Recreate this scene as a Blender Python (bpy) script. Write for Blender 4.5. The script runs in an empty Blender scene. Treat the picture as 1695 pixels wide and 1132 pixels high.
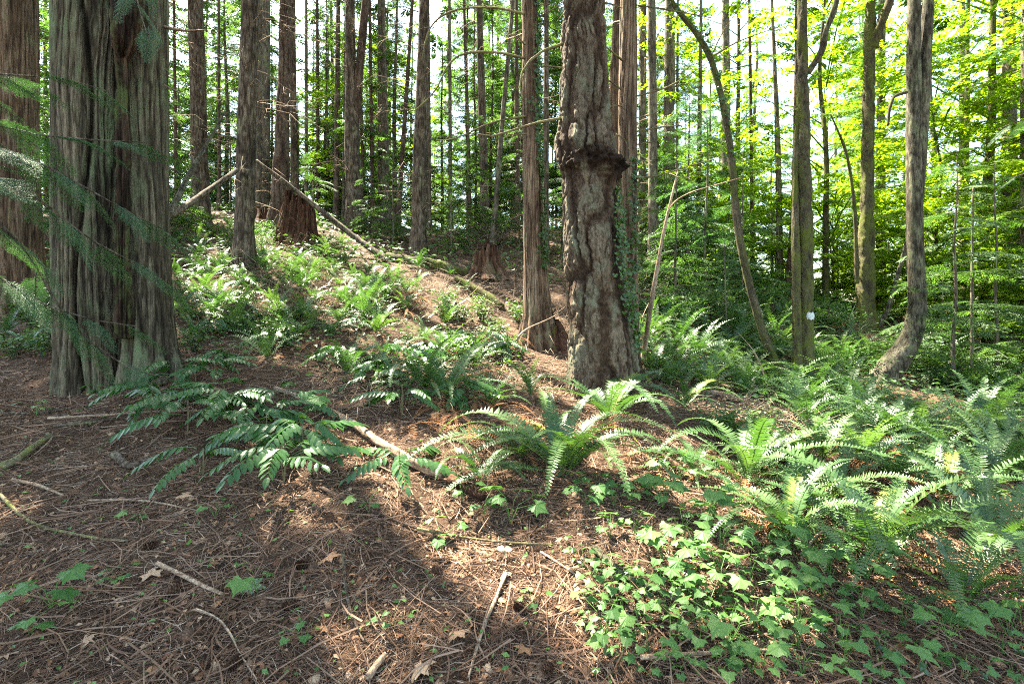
import bpy, math, random
import numpy as np
from mathutils import Vector, Matrix
R = math.radians
SC = bpy.context.scene
# ------------------------------------------------------------------ camera
F_PX, CX, HY, EYE = 820.0, 847.5, 520.0, 1.6        # focal length in photo pixels, centre column, horizon row, eye height
cam = bpy.data.cameras.new('camera'); cam_o = bpy.data.objects.new('camera', cam); SC.collection.objects.link(cam_o)
cam.sensor_width = 36; cam.lens = 36 * F_PX / 1695.0
cam.shift_y = -(566 - HY) / 1695.0
cam.clip_start = .05; cam.clip_end = 1000
cam_o.location = (0, 0, EYE); cam_o.rotation_euler = (R(90), 0, 0)
SC.camera = cam_o
# ------------------------------------------------------------------ world, sun, exposure
SUN_EL, SUN_AZ = R(58), R(-42)                       # azimuth from +Y, negative is to the left
SUN = np.array([math.sin(SUN_AZ)*math.cos(SUN_EL), math.cos(SUN_AZ)*math.cos(SUN_EL), math.sin(SUN_EL)])
w = bpy.data.worlds.new('World'); SC.world = w; w.use_nodes = True
nt = w.node_tree; sk = nt.nodes.new('ShaderNodeTexSky'); sk.sky_type = 'NISHITA'; sk.sun_disc = False
sk.sun_elevation = SUN_EL; sk.sun_rotation = SUN_AZ; sk.dust_density = 1.5; sk.ozone_density = 1.0
nt.links.new(sk.outputs[0], nt.nodes['Background'].inputs[0]); nt.nodes['Background'].inputs[1].default_value = .11
sl = bpy.data.lights.new('sun', 'SUN'); sl.energy = 5.0; sl.angle = R(.55); sl.color = (1, .965, .91)
so = bpy.data.objects.new('sun', sl); SC.collection.objects.link(so)
so.rotation_euler = Vector(SUN).to_track_quat('Z', 'Y').to_euler()
SC.view_settings.view_transform = 'Standard'; SC.view_settings.look = 'None'
SC.view_settings.exposure = 3.5; SC.view_settings.gamma = 1
SC.view_settings.use_white_balance = True; SC.view_settings.white_balance_temperature = 7300; SC.view_settings.white_balance_tint = 2
cy = SC.cycles
cy.max_bounces = 7; cy.diffuse_bounces = 4; cy.glossy_bounces = 2; cy.transmission_bounces = 4; cy.transparent_max_bounces = 4
cy.use_denoising = False; cy.pixel_filter_type = 'BLACKMAN_HARRIS'; cy.filter_width = 1.1; cy.sample_clamp_indirect = 6; cy.caustics_reflective = False; cy.caustics_refractive = False

rng = np.random.default_rng(7)
def U(a, b, n=None): return rng.uniform(a, b, n)

# ------------------------------------------------------------------ materials
def nodes(name):
    m = bpy.data.materials.new(name); m.use_nodes = True
    t = m.node_tree; t.nodes.clear(); return m, t
def N(t, kind, **kw):
    n = t.nodes.new('ShaderNode' + kind)
    for k, v in kw.items():
        if k in n.inputs: n.inputs[k].default_value = v
        else: setattr(n, k, v)
    return n
def ramp(t, src, stops):
    r = t.nodes.new('ShaderNodeValToRGB'); e = r.color_ramp.elements
    while len(e) < len(stops): e.new(.5)
    for el, (p, c) in zip(e, stops): el.position = p; el.color = (*c, 1)
    t.links.new(src, r.inputs[0]); return r.outputs[0]
def noise(t, scale, detail=4, stretch=(1, 1, 1), rough=.6, coord='Object', off=0):
    tc = N(t, 'TexCoord'); mp = N(t, 'Mapping'); mp.inputs['Scale'].default_value = stretch; mp.inputs['Location'].default_value = (off, off*.7, off*.3)
    t.links.new(tc.outputs[coord], mp.inputs[0])
    n = N(t, 'TexNoise', Scale=scale, Detail=detail, Roughness=rough); t.links.new(mp.outputs[0], n.inputs['Vector']); return n.outputs['Fac']
def mix(t, f, a, b, mode='MIX'):
    n = t.nodes.new('ShaderNodeMix'); n.data_type = 'RGBA'; n.blend_type = mode
    for s, v in ((0, f), (6, a), (7, b)):
        if isinstance(v, (int, float)): n.inputs[s].default_value = v
        elif isinstance(v, tuple): n.inputs[s].default_value = (*v, 1)
        else: t.links.new(v, n.inputs[s])
    return n.outputs[2]
def mth(t, op, a, b=0.0):
    n = N(t, 'Math', operation=op)
    for i, v in ((0, a), (1, b)):
        if isinstance(v, (int, float)): n.inputs[i].default_value = v
        else: t.links.new(v, n.inputs[i])
    return n.outputs[0]
def out(t, sh): o = N(t, 'OutputMaterial'); t.links.new(sh, o.inputs[0])
def attr(t, name): return N(t, 'Attribute', attribute_name=name).outputs['Fac']
def rough_mat(name, col_fn, rough=.9, bump=None, bd=.01, spec=.25):
    m, t = nodes(name); p = N(t, 'BsdfPrincipled', Roughness=rough)
    p.inputs['Specular IOR Level'].default_value = spec
    t.links.new(col_fn(t), p.inputs['Base Color'])
    if bump:
        b = N(t, 'Bump', Strength=.9, Distance=bd); t.links.new(bump(t), b.inputs['Height']); t.links.new(b.outputs[0], p.inputs['Normal'])
    out(t, p.outputs[0]); return m
def bark(name, crev, mid, top, lichen=None, lich_lo=.5, lich_hi=.62, sc=3, st=(1, 1, .25), bsc=40, bd=.006, strips=0):
    def col(t):
        base = ramp(t, attr(t, 'h'), [(.0, crev), (.45, mid), (.9, top)])
        big = ramp(t, noise(t, 2.2, 3, (1, 1, .3), off=3), [(.3, (.62, .62, .62)), (.7, (1.3, 1.25, 1.2))])
        base = mix(t, 1.0, base, big, 'MULTIPLY')
        fine = ramp(t, noise(t, bsc, 6, st, .72), [(.36, (.30, .28, .27)), (.50, (.95, .94, .93)), (.66, (1.65, 1.62, 1.58))])
        base = mix(t, .9, base, fine, 'MULTIPLY')
        if strips:
            cr = ramp(t, noise(t, strips, 3, st, .5, off=5), [(.40, (.28, .24, .22)), (.50, (1, 1, 1)), (.70, (1.25, 1.2, 1.15))]); base = mix(t, .7, base, cr, 'MULTIPLY')
        if lichen:
            f = ramp(t, noise(t, sc, 6, (1, 1, .6), .7, off=9), [(lich_lo, (0, 0, 0)), (lich_hi, (1, 1, 1))])
            f2 = mth(t, 'MULTIPLY', f, ramp(t, attr(t, 'h'), [(.25, (0, 0, 0)), (.6, (1, 1, 1))]))
            g = mix(t, noise(t, 30, 3), lichen, tuple(c*1.7 for c in lichen))
            base = mix(t, f2, base, g)
        return base
    return rough_mat(name, col, .93, lambda t: noise(t, bsc, 6, st, .7), bd*3.5, .15)
def leafmat(name, stops, rough=.45, trans=.4, tcol=(1.5, 1.7, .5), spec=.5, rnd=.25):
    m, t = nodes(name)
    oi = N(t, 'ObjectInfo').outputs['Random']
    f = mth(t, 'ADD', mth(t, 'MULTIPLY', attr(t, 'tint'), 1 - rnd), mth(t, 'MULTIPLY', oi, rnd))
    c = ramp(t, f, stops)
    p = N(t, 'BsdfPrincipled', Roughness=rough); p.inputs['Specular IOR Level'].default_value = spec
    t.links.new(c, p.inputs['Base Color'])
    tr = N(t, 'BsdfTranslucent'); t.links.new(mix(t, 1.0, c, tcol, 'MULTIPLY'), tr.inputs[0])
    mx = N(t, 'MixShader'); mx.inputs[0].default_value = trans
    t.links.new(p.outputs[0], mx.inputs[1]); t.links.new(tr.outputs[0], mx.inputs[2]); out(t, mx.outputs[0]); return m
M = {}
M['cedar'] = bark('cedar bark', (.016, .011, .007), (.092, .073, .05), (.17, .142, .10), (.095, .115, .058), .46, .66, 2.5, (1, 1, .07), 70, .008, 26)
M['redcedar'] = bark('reddish cedar bark', (.04, .023, .015), (.135, .088, .058), (.21, .152, .108), (.14, .15, .08), .55, .75, 3, (1, 1, .05), 80, .006, 36)
M['fir'] = bark('thick fir bark', (.016, .008, .005), (.075, .046, .030), (.160, .120, .085), (.125, .120, .078), .50, .66, 4, (1, 1, .4), 40, .015)
M['seam'] = bark('dark seam bark', (.006, .004, .003), (.035, .02, .013), (.085, .055, .035), (.05, .06, .02), .5, .6, 5, (1, 1, .1), 60, .01, 30)
M['redfir'] = bark('red fir bark', (.025, .014, .01), (.095, .062, .046), (.15, .112, .088), None, sc=4, st=(1, 1, .3), bsc=40, bd=.01)
M['hemlock'] = bark('grey conifer bark', (.03, .02, .014), (.12, .092, .07), (.21, .175, .14), (.15, .155, .08), .55, .72, 5, (1, 1, .12), 60, .008, 30)
M['mossy'] = bark('mossy bark', (.03, .024, .014), (.075, .062, .04), (.13, .105, .07), (.065, .072, .014), .42, .56, 2.6, (1, 1, .5), 50, .01)
M['far'] = bark('far conifer bark', (.045, .034, .026), (.13, .108, .085), (.22, .19, .155), (.15, .17, .09), .5, .7, 2, (1, 1, .2), 25, .01)
M['alder'] = bark('grey green alder bark', (.03, .026, .018), (.10, .088, .064), (.17, .155, .115), (.11, .125, .06), .48, .66, 5, (1, 1, .2), 60, .008, 34)
M['rotwood'] = bark('rotten red wood', (.012, .005, .003), (.085, .042, .026), (.19, .115, .078), (.10, .10, .04), .58, .7, 3, st=(1, 1, .07), bsc=60, bd=.015)
M['rotdark'] = bark('dark rotten wood', (.012, .006, .004), (.07, .032, .02), (.14, .07, .045), (.09, .11, .02), .55, .66, 3, (1, 1, .07), 50, .015)
M['deadwood'] = bark('dry dead wood', (.12, .075, .05), (.30, .215, .155), (.42, .33, .25), (.18, .2, .07), .6, .75, 6, (1, 1, 1), 50, .003)
M['mossbranch'] = bark('mossy twig bark', (.08, .06, .03), (.13, .105, .06), (.22, .19, .12), (.12, .13, .03), .48, .60, 7, (1, 1, 1), 60, .004)
M['twig'] = rough_mat('litter twigs', lambda t: ramp(t, attr(t, 'tint'), [(0, (.045, .022, .011)), (.4, (.15, .08, .05)), (.75, (.27, .172, .118)), (1, (.45, .35, .27))]), .85)
M['deadleaf'] = rough_mat('dead leaves', lambda t: ramp(t, attr(t, 'tint'), [(0, (.12, .05, .025)), (.6, (.25, .125, .065)), (1, (.38, .25, .16))]), .8)
def gcol(t):
    a = ramp(t, noise(t, 9, 8, off=2, rough=.75), [(.3, (.022, .012, .007)), (.5, (.075, .041, .023)), (.7, (.165, .10, .062))])
    b = ramp(t, noise(t, 120, 4, (1, 1.0, 1)), [(.3, (.5, .5, .5)), (.7, (1.5, 1.45, 1.4))])
    return mix(t, 1.0, a, b, 'MULTIPLY')
M['ground'] = rough_mat('forest floor duff', gcol, .95, lambda t: noise(t, 60, 8, rough=.8), .03)
M['needle'] = leafmat('conifer needles', [(0, (.045, .085, .03)), (.5, (.085, .14, .048)), (1, (.14, .195, .065))], .5, .48, (1.25, 1.5, .6))
M['needle_pale'] = leafmat('young conifer needles', [(0, (.042, .088, .03)), (.5, (.075, .135, .042)), (1, (.12, .185, .055))], .5, .48, (1.25, 1.5, .6))
M['needle_blue'] = leafmat('blue-green hemlock needles', [(0, (.035, .08, .038)), (.5, (.06, .12, .052)), (1, (.10, .17, .06))], .5, .35, (1.2, 1.5, .7))  # deeper blue-green needle colour for some hemlocks
M['canopy'] = leafmat('canopy foliage', [(0, (.02, .045, .015)), (.5, (.045, .095, .028)), (1, (.09, .15, .04))], .5, .4)
M['maple'] = leafmat('maple leaves', [(0, (.10, .17, .016)), (.5, (.17, .26, .024)), (1, (.26, .34, .035))], .45, .6, (1.45, 1.55, .6))
M['fern'] = leafmat('sword fern fronds', [(0, (.028, .062, .02)), (.5, (.055, .11, .032)), (1, (.12, .175, .06))], .42, .3, (1.4, 1.6, .6), .5, .5)
M['fernyellow'] = leafmat('yellowing fern fronds', [(0, (.10, .15, .03)), (1, (.26, .28, .06))], .45, .45)
M['deadfern'] = leafmat('dead brown fern fronds', [(0, (.14, .05, .02)), (.5, (.30, .13, .055)), (1, (.45, .25, .13))], .8, .2, (1.2, .9, .6), .2)
M['grape'] = leafmat('oregon grape leaflets', [(0, (.02, .058, .018)), (.5, (.04, .098, .028)), (1, (.08, .15, .035))], .33, .24, (1.3, 1.8, .5), .5)
M['shrub'] = leafmat('salal leaves', [(0, (.022, .055, .016)), (.5, (.05, .10, .026)), (1, (.11, .17, .04))], .45, .33, (1.4, 1.7, .5), .35)
M['soft'] = leafmat('soft green leaves', [(0, (.04, .10, .024)), (.5, (.08, .165, .045)), (1, (.14, .235, .06))], .5, .34, (1.3, 1.5, .6), .3)
M['ivy'] = leafmat('ivy leaves', [(0, (.02, .05, .012)), (.6, (.04, .09, .018)), (1, (.09, .17, .035))], .35, .3)
M['moss'] = rough_mat('moss', lambda t: ramp(t, noise(t, 60, 4), [(.3, (.03, .04, .008)), (.7, (.13, .15, .025))]), 1, lambda t: noise(t, 90, 5), .02)
M['stem'] = rough_mat('green brown stems', lambda t: ramp(t, noise(t, 30, 2), [(.3, (.08, .06, .03)), (.7, (.17, .14, .07))]), .7)
M['cone'] = rough_mat('pine cones', lambda t: ramp(t, noise(t, 80, 2), [(.3, (.05, .025, .015)), (.7, (.17, .09, .055))]), .7)
M['paint'] = rough_mat('white paint blaze', lambda t: ramp(t, noise(t, 30, 4), [(.35, (.3, .3, .28)), (.5, (.5, .52, .5))]), .6)
M['paleleaf'] = leafmat('pale green leaf', [(0, (.18, .27, .14)), (1, (.28, .37, .22))], .5, .3, (1, 1.1, .8))

# ------------------------------------------------------------------ mesh helpers
def mk_mesh(name, V, Fs, mats, midx=None, smooth=False, **attrs):
    V = np.asarray(V, np.float32); me = bpy.data.meshes.new(name)
    me.vertices.add(len(V)); me.vertices.foreach_set('co', V.ravel())
    Fs = [np.asarray(f, np.int32) for f in Fs if len(f)]
    nl = sum(f.size for f in Fs); npoly = sum(len(f) for f in Fs)
    me.loops.add(nl); me.loops.foreach_set('vertex_index', np.concatenate([f.ravel() for f in Fs]))
    tot = np.concatenate([np.full(len(f), f.shape[1], np.int32) for f in Fs])
    st = np.concatenate([[0], np.cumsum(tot)[:-1]]).astype(np.int32)
    me.polygons.add(npoly); me.polygons.foreach_set('loop_start', st)
    if midx is not None: me.polygons.foreach_set('material_index', np.asarray(midx, np.int32))
    me.polygons.foreach_set('use_smooth', np.full(npoly, bool(smooth)))
    for k, a in attrs.items():
        at = me.attributes.new(k, 'FLOAT', 'POINT'); at.data.foreach_set('value', np.asarray(a, np.float32))
    for m in (mats if isinstance(mats, (list, tuple)) else [mats]): me.materials.append(m)
    me.update(calc_edges=True); me.validate(); return me
class Acc:                                            # collects pieces: verts, tris, quads, per-vertex tint
    def __init__(s): s.V, s.T, s.Q, s.t, s.n = [], [], [], [], 0
    def add(s, V, T=None, Q=None, tint=.5):
        V = np.asarray(V, float)
        if T is not None and len(T): s.T.append(np.asarray(T) + s.n)
        if Q is not None and len(Q): s.Q.append(np.asarray(Q) + s.n)
        s.V.append(V); s.t.append(np.broadcast_to(tint, len(V)).astype(float)); s.n += len(V)
    def arrays(s):
        T = np.concatenate(s.T) if s.T else np.zeros((0, 3), int); Q = np.concatenate(s.Q) if s.Q else np.zeros((0, 4), int)
        return np.concatenate(s.V), T, Q, np.concatenate(s.t)
    def mesh(s, name, mat, smooth=False):
        V, T, Q, t = s.arrays(); return mk_mesh(name, V, [T, Q], mat, None, smooth, tint=t, h=t)
def stamp(tpl, Mx, tj=.25):                          # N transformed copies of a template (V,T,Q,t)
    V, T, Q, t = tpl; Mx = np.asarray(Mx); n = len(Mx); k = len(V)
    W = np.einsum('nij,kj->nki', Mx[:, :3, :3], V) + Mx[:, None, :3, 3]
    o = (np.arange(n) * k)[:, None, None]
    tt = np.clip(t[None] + U(-tj, tj, n)[:, None], 0, 1)
    return W.reshape(-1, 3), (T[None] + o).reshape(-1, 3), (Q[None] + o).reshape(-1, 4), tt.ravel()
def frames(pos, d, up, scale, roll=None):            # matrices with X along d, Z near up
    pos, d, up = (np.asarray(a, float) for a in (pos, d, up)); n = len(pos)
    up = np.broadcast_to(up, (n, 3))
    x = d / (np.linalg.norm(d, axis=1, keepdims=True) + 1e-9)
    y = np.cross(up, x); y /= (np.linalg.norm(y, axis=1, keepdims=True) + 1e-9); z = np.cross(x, y)
    if roll is not None:
        c, s_ = np.cos(roll)[:, None], np.sin(roll)[:, None]; y, z = y*c + z*s_, z*c - y*s_
    s = np.broadcast_to(scale, (n,))[:, None] if np.ndim(scale) < 2 else scale
    Mx = np.zeros((n, 4, 4)); Mx[:, :3, 0] = x*s; Mx[:, :3, 1] = y*s; Mx[:, :3, 2] = z*s; Mx[:, :3, 3] = pos; Mx[:, 3, 3] = 1
    return Mx
def pnoise(u, v, nu, cell, seed):                    # value noise, periodic in u (0..1), cell size in v
    g = np.random.default_rng(seed).random((nu, 512)); x = (u % 1) * nu; y = v / cell + 60
    i = np.floor(x).astype(int); j = np.floor(y).astype(int); fx = x - i; fy = y - j
    fx = fx*fx*(3-2*fx); fy = fy*fy*(3-2*fy); i0, i1 = i % nu, (i+1) % nu; j0, j1 = j % 512, (j+1) % 512
    return (g[i0, j0]*(1-fx) + g[i1, j0]*fx)*(1-fy) + (g[i0, j1]*(1-fx) + g[i1, j1]*fx)*fy
def pn2(x, y, cell, seed):
    return pnoise(x / cell / 512, y, 512, cell, seed)
def resample(P, r, step):
    P = np.asarray(P, float); r = np.asarray(r, float)
    d = np.r_[0, np.cumsum(np.linalg.norm(np.diff(P, axis=0), axis=1))]; n = max(2, int(d[-1] / step) + 1)
    s = np.linspace(0, d[-1], n)
    # smooth (Catmull-like through a softened polyline)
    Q = np.stack([np.interp(s, d, P[:, k]) for k in range(3)], 1); rr = np.interp(s, d, r)
    k = max(1, int(n / max(len(P) - 1, 1) / 3))
    if k > 1 and len(P) > 2:
        for _ in range(2):
            pad = np.r_[2*Q[:1]-Q[k:0:-1], Q, 2*Q[-1:]-Q[-2:-k-2:-1]]; ker = np.ones(2*k+1)/(2*k+1)
            Q = np.stack([np.convolve(pad[:, a], ker, 'valid') for a in range(3)], 1)
    return Q, rr, s
def tube(P, r, step=.05, nseg=12, style='smooth', seed=0, flare=0, extra=None, cap=True, depth=None):
    """bark covered tube; returns V, [quads], h"""
    Q, rr, s = resample(P, r, step); n = len(Q)
    T = np.gradient(Q, axis=0); T /= np.linalg.norm(T, axis=1, keepdims=True) + 1e-9
    ref = np.array([0, 1., 0]) if abs(T[0][1]) < .8 else np.array([0, 0, 1.])
    A = np.cross(T, ref); A /= np.linalg.norm(A, axis=1, keepdims=True); B = np.cross(A, T)
    u = np.arange(nseg) / nseg; uu, ss = np.meshgrid(u, s); th = uu * 2*np.pi
    R0 = rr[:, None] * np.ones_like(uu); hh = np.full_like(uu, .6)
    circ = 2*np.pi*float(np.mean(rr))
    if style in ('cedar', 'rot'):
        wu = uu + .10*(pnoise(uu, ss, 5, 1.6, seed+1)-.5)/max(circ, .6) + .010*(pnoise(uu, ss, 26, .25, seed+5)-.5)
        nu = max(10, int(circ / .038)); a = pnoise(wu, ss, nu, 1.0, seed+2); b = pnoise(wu, ss, nu*3, .22, seed+3)
        c = pnoise(uu, ss, 7, .9, seed+4)
        hh = np.clip(np.abs(2*a-1)*1.7, 0, 1)*.55 + .30*np.abs(2*b-1) + .15*pnoise(uu, ss, nu*5, .05, seed+8); dp = depth or .022
        R0 += dp*(hh-.6) + .045*rr[:, None]*(c-.5)
    elif style == 'fir':
        wu = uu + .06*(pnoise(uu, ss, 6, .5, seed+1)-.5) + .016*(pnoise(uu, ss, 22, .10, seed+6)-.5) + .010*(pnoise(uu, ss, 60, .035, seed+9)-.5)
        nu = max(8, int(circ / .075)); a = pnoise(wu, ss, nu, .62, seed+2); b = pnoise(wu, ss, nu*2, .20, seed+3); e = pnoise(uu, ss, nu*7, .022, seed+7); f_ = pnoise(wu, ss, nu*3, .06, seed+8)
        hh = np.clip(np.abs(2*a-1)*2.6, 0, 1)**1.1*(.35+.65*np.clip(np.abs(2*b-1)*2.4+.2, 0, 1))*.66 + .17*e + .17*f_; dp = depth or .06
        R0 += dp*(hh-.75)
    elif style == 'plain':
        nu = max(8, int(circ / .05)); a = pnoise(uu, ss, nu, .25, seed+2); b = pnoise(uu, ss, nu*2, .08, seed+3); c = pnoise(uu, ss, 5, .5, seed+4)
        hh = .6*np.abs(2*a-1)+.4*b; R0 += (depth or .012)*(hh-.5) + .10*rr[:, None]*(c-.5)
    elif style == 'moss':
        a = pnoise(uu, ss, 9, .22, seed+2); b = pnoise(uu, ss, 22, .06, seed+3)
        hh = .55*a+.45*b; R0 *= 1 + .32*(a-.5) + .16*(b-.5)
    if flare:
        f = np.exp(-ss / (1.1*rr[0] + .12)); k = np.random.default_rng(seed).integers(4, 7)
        R0 *= 1 + flare*f*(.45 + .75*np.cos(th*k + seed)**2 + .3*np.cos(th*2 + seed*2))
    if extra: R0, hh = extra(R0, hh, th, ss, Q)
    V = Q[:, None] + R0[..., None]*(np.cos(th)[..., None]*A[:, None] + np.sin(th)[..., None]*B[:, None])
    V = V.reshape(-1, 3); i = np.arange(n-1)[:, None]*nseg; j = np.arange(nseg)[None]; j2 = (j+1) % nseg
    Fq = np.stack([i+j, i+j2, i+nseg+j2, i+nseg+j], -1).reshape(-1, 4); hf = hh.ravel(); tri = np.zeros((0, 3), int)
    if cap:
        V = np.r_[V, Q[:1], Q[-1:]]; c0 = len(V)-2; jj = np.arange(nseg)
        tri = np.r_[np.stack([np.full(nseg, c0), (jj+1) % nseg, jj], 1), np.stack([np.full(nseg, c0+1), (n-1)*nseg+jj, (n-1)*nseg+(jj+1) % nseg], 1)]
        hf = np.r_[hf, .3, .3]
    return V, tri, Fq, hf
def link(me, name, parent=None, loc=None, sub=None):
    o = bpy.data.objects.new(name, me); SC.collection.objects.link(o)
    if parent is not None: o.parent = parent
    if loc is not None: o.location = loc
    return o
def tag(o, label=None, cat=None, group=None, kind=None):
    for k, v in (('label', label), ('category', cat), ('group', group), ('kind', kind)):
        if v: o[k] = v
    return o
def thing(name, label, cat, loc=(0, 0, 0), group=None):
    o = bpy.data.objects.new(name, None); o.empty_display_size = .2; SC.collection.objects.link(o); o.location = loc
    return tag(o, label, cat, group)
def tube_obj(name, P, r, mat, parent=None, origin=None, **kw):
    V, T, Q, h = tube(P, r, **kw); o0 = np.asarray(origin if origin is not None else (P[0] if parent is None else (0, 0, 0)), float)
    me = mk_mesh(name, V - o0, [T, Q], mat, None, True, h=h, tint=h)
    return link(me, name, parent, o0 if parent is None else None)
def copy_thing(src, loc, rz=0, s=1, label=None, tilt=(0, 0)):
    c = src.copy(); SC.collection.objects.link(c); c.location = loc; c.rotation_euler = (tilt[0], tilt[1], rz); c.scale = (s, s, s)
    if label: c['label'] = label
    for ch in src.children:
        d = ch.copy(); SC.collection.objects.link(d); d.parent = c
    return c

# ------------------------------------------------------------------ terrain
def P(px, py, Y): return np.array([(px-CX)/F_PX*Y, Y, EYE-(py-HY)/F_PX*Y])
ctl = [(-100, 1132, 2.0), (250, 1132, 2.1), (847, 1132, 2.15), (1200, 1132, 2.15), (1695, 1132, 2.25),
       (0, 950, 2.7), (400, 900, 2.95), (847, 900, 3.1), (1150, 900, 3.0), (1400, 930, 3.0), (1695, 930, 3.1),
       (0, 780, 3.8), (200, 740, 4.2), (430, 730, 4.3), (700, 780, 3.9), (950, 800, 3.9), (1150, 760, 4.3), (1380, 800, 4.0), (1690, 800, 4.3),
       (0, 640, 5.5), (190, 640, 5.5), (330, 600, 6.0), (560, 650, 5.6), (800, 680, 5.2), (995, 645, 6.0), (1150, 665, 5.8),
       (1330, 690, 6.1), (1500, 720, 6.0), (1690, 720, 6.3),
       (0, 500, 9), (300, 500, 8.8), (560, 540, 8.2), (760, 560, 8.0), (888, 570, 8.0), (1100, 610, 7.5), (1300, 640, 8.0), (1480, 630, 8.6), (1690, 650, 9.0),
       (0, 400, 13), (410, 440, 11.0), (620, 440, 11.0), (800, 450, 11.5), (980, 490, 10.5), (1150, 510, 10.5), (1300, 560, 10.5), (1440, 545, 11.0), (1690, 610, 13),
       (60, 370, 16), (330, 350, 16.5), (480, 395, 13.0), (590, 378, 16.0), (695, 420, 13.0), (830, 390, 15.5), (970, 400, 15), (1080, 400, 16), (1200, 450, 16), (1310, 490, 15), (1500, 530, 17), (1690, 590, 18),
       (60, 365, 22), (330, 362, 22), (590, 385, 21), (830, 390, 21), (1080, 412, 22), (1300, 475, 23), (1500, 520, 25), (1690, 560, 26)]
C = np.array([P(*c) for c in ctl])
ring = []
for a in range(0, 360, 20):
    x, y = 60*math.sin(R(a)), 60*math.cos(R(a)); ring.append((x, y, 3.2 - .045*x if y > 0 else -1.0 - .02*x))
for a in range(0, 360, 30):
    x, y = 30*math.sin(R(a)), 30*math.cos(R(a))
    ring.append((x, y, (3.4 - .07*x) if y > 10 else (-.6 if x > 0 else .8) if y < -3 else (.2 if x > 0 else 3.5)))
ring += [(0, 0, 0), (-2, -2, 0), (2, -2, -.1), (-4, 1, .1), (4, 1, -.1), (0, -8, -.4)]
C = np.r_[C, np.array(ring)]
def tps(r2): return r2*np.log(r2 + 1e-9)
D2 = ((C[:, None, :2]-C[None, :, :2])**2).sum(-1); n_ = len(C)
Km = tps(D2) + np.eye(n_)*1.5; Pm = np.c_[np.ones(n_), C[:, :2]]
sol = np.linalg.solve(np.r_[np.c_[Km, Pm], np.c_[Pm.T, np.zeros((3, 3))]], np.r_[C[:, 2], 0, 0, 0])
GN, GR = 500, 62.0
gx = np.linspace(-GR, GR, GN); GX, GY = np.meshgrid(gx, gx, indexing='ij'); HG = np.zeros((GN, GN))
for i0 in range(0, GN, 50):
    x = GX[i0:i0+50].ravel(); y = GY[i0:i0+50].ravel()
    HG[i0:i0+50] = (tps((x[:, None]-C[:, 0])**2 + (y[:, None]-C[:, 1])**2) @ sol[:n_] + sol[n_] + x*sol[n_+1] + y*sol[n_+2]).reshape(-1, GN)
def H(x, y):
    x = np.asarray(x, float); y = np.asarray(y, float)
    a = (np.clip(x, -GR, GR-.01)+GR)/(2*GR)*(GN-1); b = (np.clip(y, -GR, GR-.01)+GR)/(2*GR)*(GN-1)
    i = np.minimum(a.astype(int), GN-2); j = np.minimum(b.astype(int), GN-2); fa = a-i; fb = b-j
    z = (HG[i, j]*(1-fa)+HG[i+1, j]*fa)*(1-fb) + (HG[i, j+1]*(1-fa)+HG[i+1, j+1]*fa)*fb
    return z + .10*(pn2(x+300, y+300, .9, 11)-.5) + .05*(pn2(x+300, y+300, .28, 12)-.5) + .02*(pn2(x+300, y+300, .09, 13)-.5)
def NRM(x, y, e=.12):
    zx = (H(x+e, y)-H(x-e, y))/(2*e); zy = (H(x, y+e)-H(x, y-e))/(2*e); n = np.stack([-zx, -zy, np.ones_like(zx)], -1)
    return n/np.linalg.norm(n, axis=-1, keepdims=True)
tt_ = np.geomspace(1.3, 55, 420)
def G(px, py):                                       # first ground point seen through a photo pixel
    px = np.atleast_1d(np.asarray(px, float)); py = np.atleast_1d(np.asarray(py, float))
    X = (px[:, None]-CX)/F_PX*tt_; Z = EYE-(py[:, None]-HY)/F_PX*tt_; Yb = np.broadcast_to(tt_, X.shape)
    below = Z < H(X, Yb); k = np.where(below.any(1), below.argmax(1), len(tt_)-1); r = np.arange(len(px))
    y = tt_[k]; x = X[r, k]; return np.stack([x, y, H(x, y)], -1)
def pix(p): p = np.asarray(p); return CX+p[..., 0]/p[..., 1]*F_PX, HY-(p[..., 2]-EYE)/p[..., 1]*F_PX
a = np.linspace(-1, 1, 521); xs = 170*np.sinh(5.4*a)/math.sinh(5.4); ys = xs + 4
XX, YY = np.meshgrid(xs, ys, indexing='ij'); V = np.stack([XX, YY, H(XX, YY)], -1).reshape(-1, 3); k = len(a)
i = np.arange(k-1)[:, None]*k + np.arange(k-1)[None]
g = link(mk_mesh('ground', V, [np.stack([i, i+k, i+k+1, i+1], -1).reshape(-1, 4)], M['ground'], None, True), 'ground'); tag(g, kind='structure')
def inpoly(px, py, poly):
    poly = np.array(poly, float); x0, y0 = poly[:, 0], poly[:, 1]; x1, y1 = np.roll(x0, -1), np.roll(y0, -1)
    c = ((y0 > py[:, None]) != (y1 > py[:, None])) & (px[:, None] < (x1-x0)*(py[:, None]-y0)/(y1-y0+1e-9)+x0)
    return c.sum(1) % 2 == 1
def scatter(poly, n, dmin, power=2.2, ymax=30, avoid=True):
    poly = np.array(poly, float); res = []; lo, hi = poly.min(0), poly.max(0); tries = 0
    while len(res) < n and tries < 30:
        tries += 1; px = U(lo[0], hi[0], 1500); py = U(lo[1], hi[1], 1500); ok = inpoly(px, py, poly)
        g_ = G(px[ok], py[ok]); ym = min(g_[:, 1].max(), ymax); g_ = g_[U(0, 1, len(g_)) < (g_[:, 1]/ym)**power]; g_ = g_[g_[:, 1] < ymax]
        for p in g_:
            if len(res) >= n: break
            if all((p[0]-q[0])**2+(p[1]-q[1])**2 > (dmin)**2 for q in res): res.append(p)
    return np.array(res)

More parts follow.
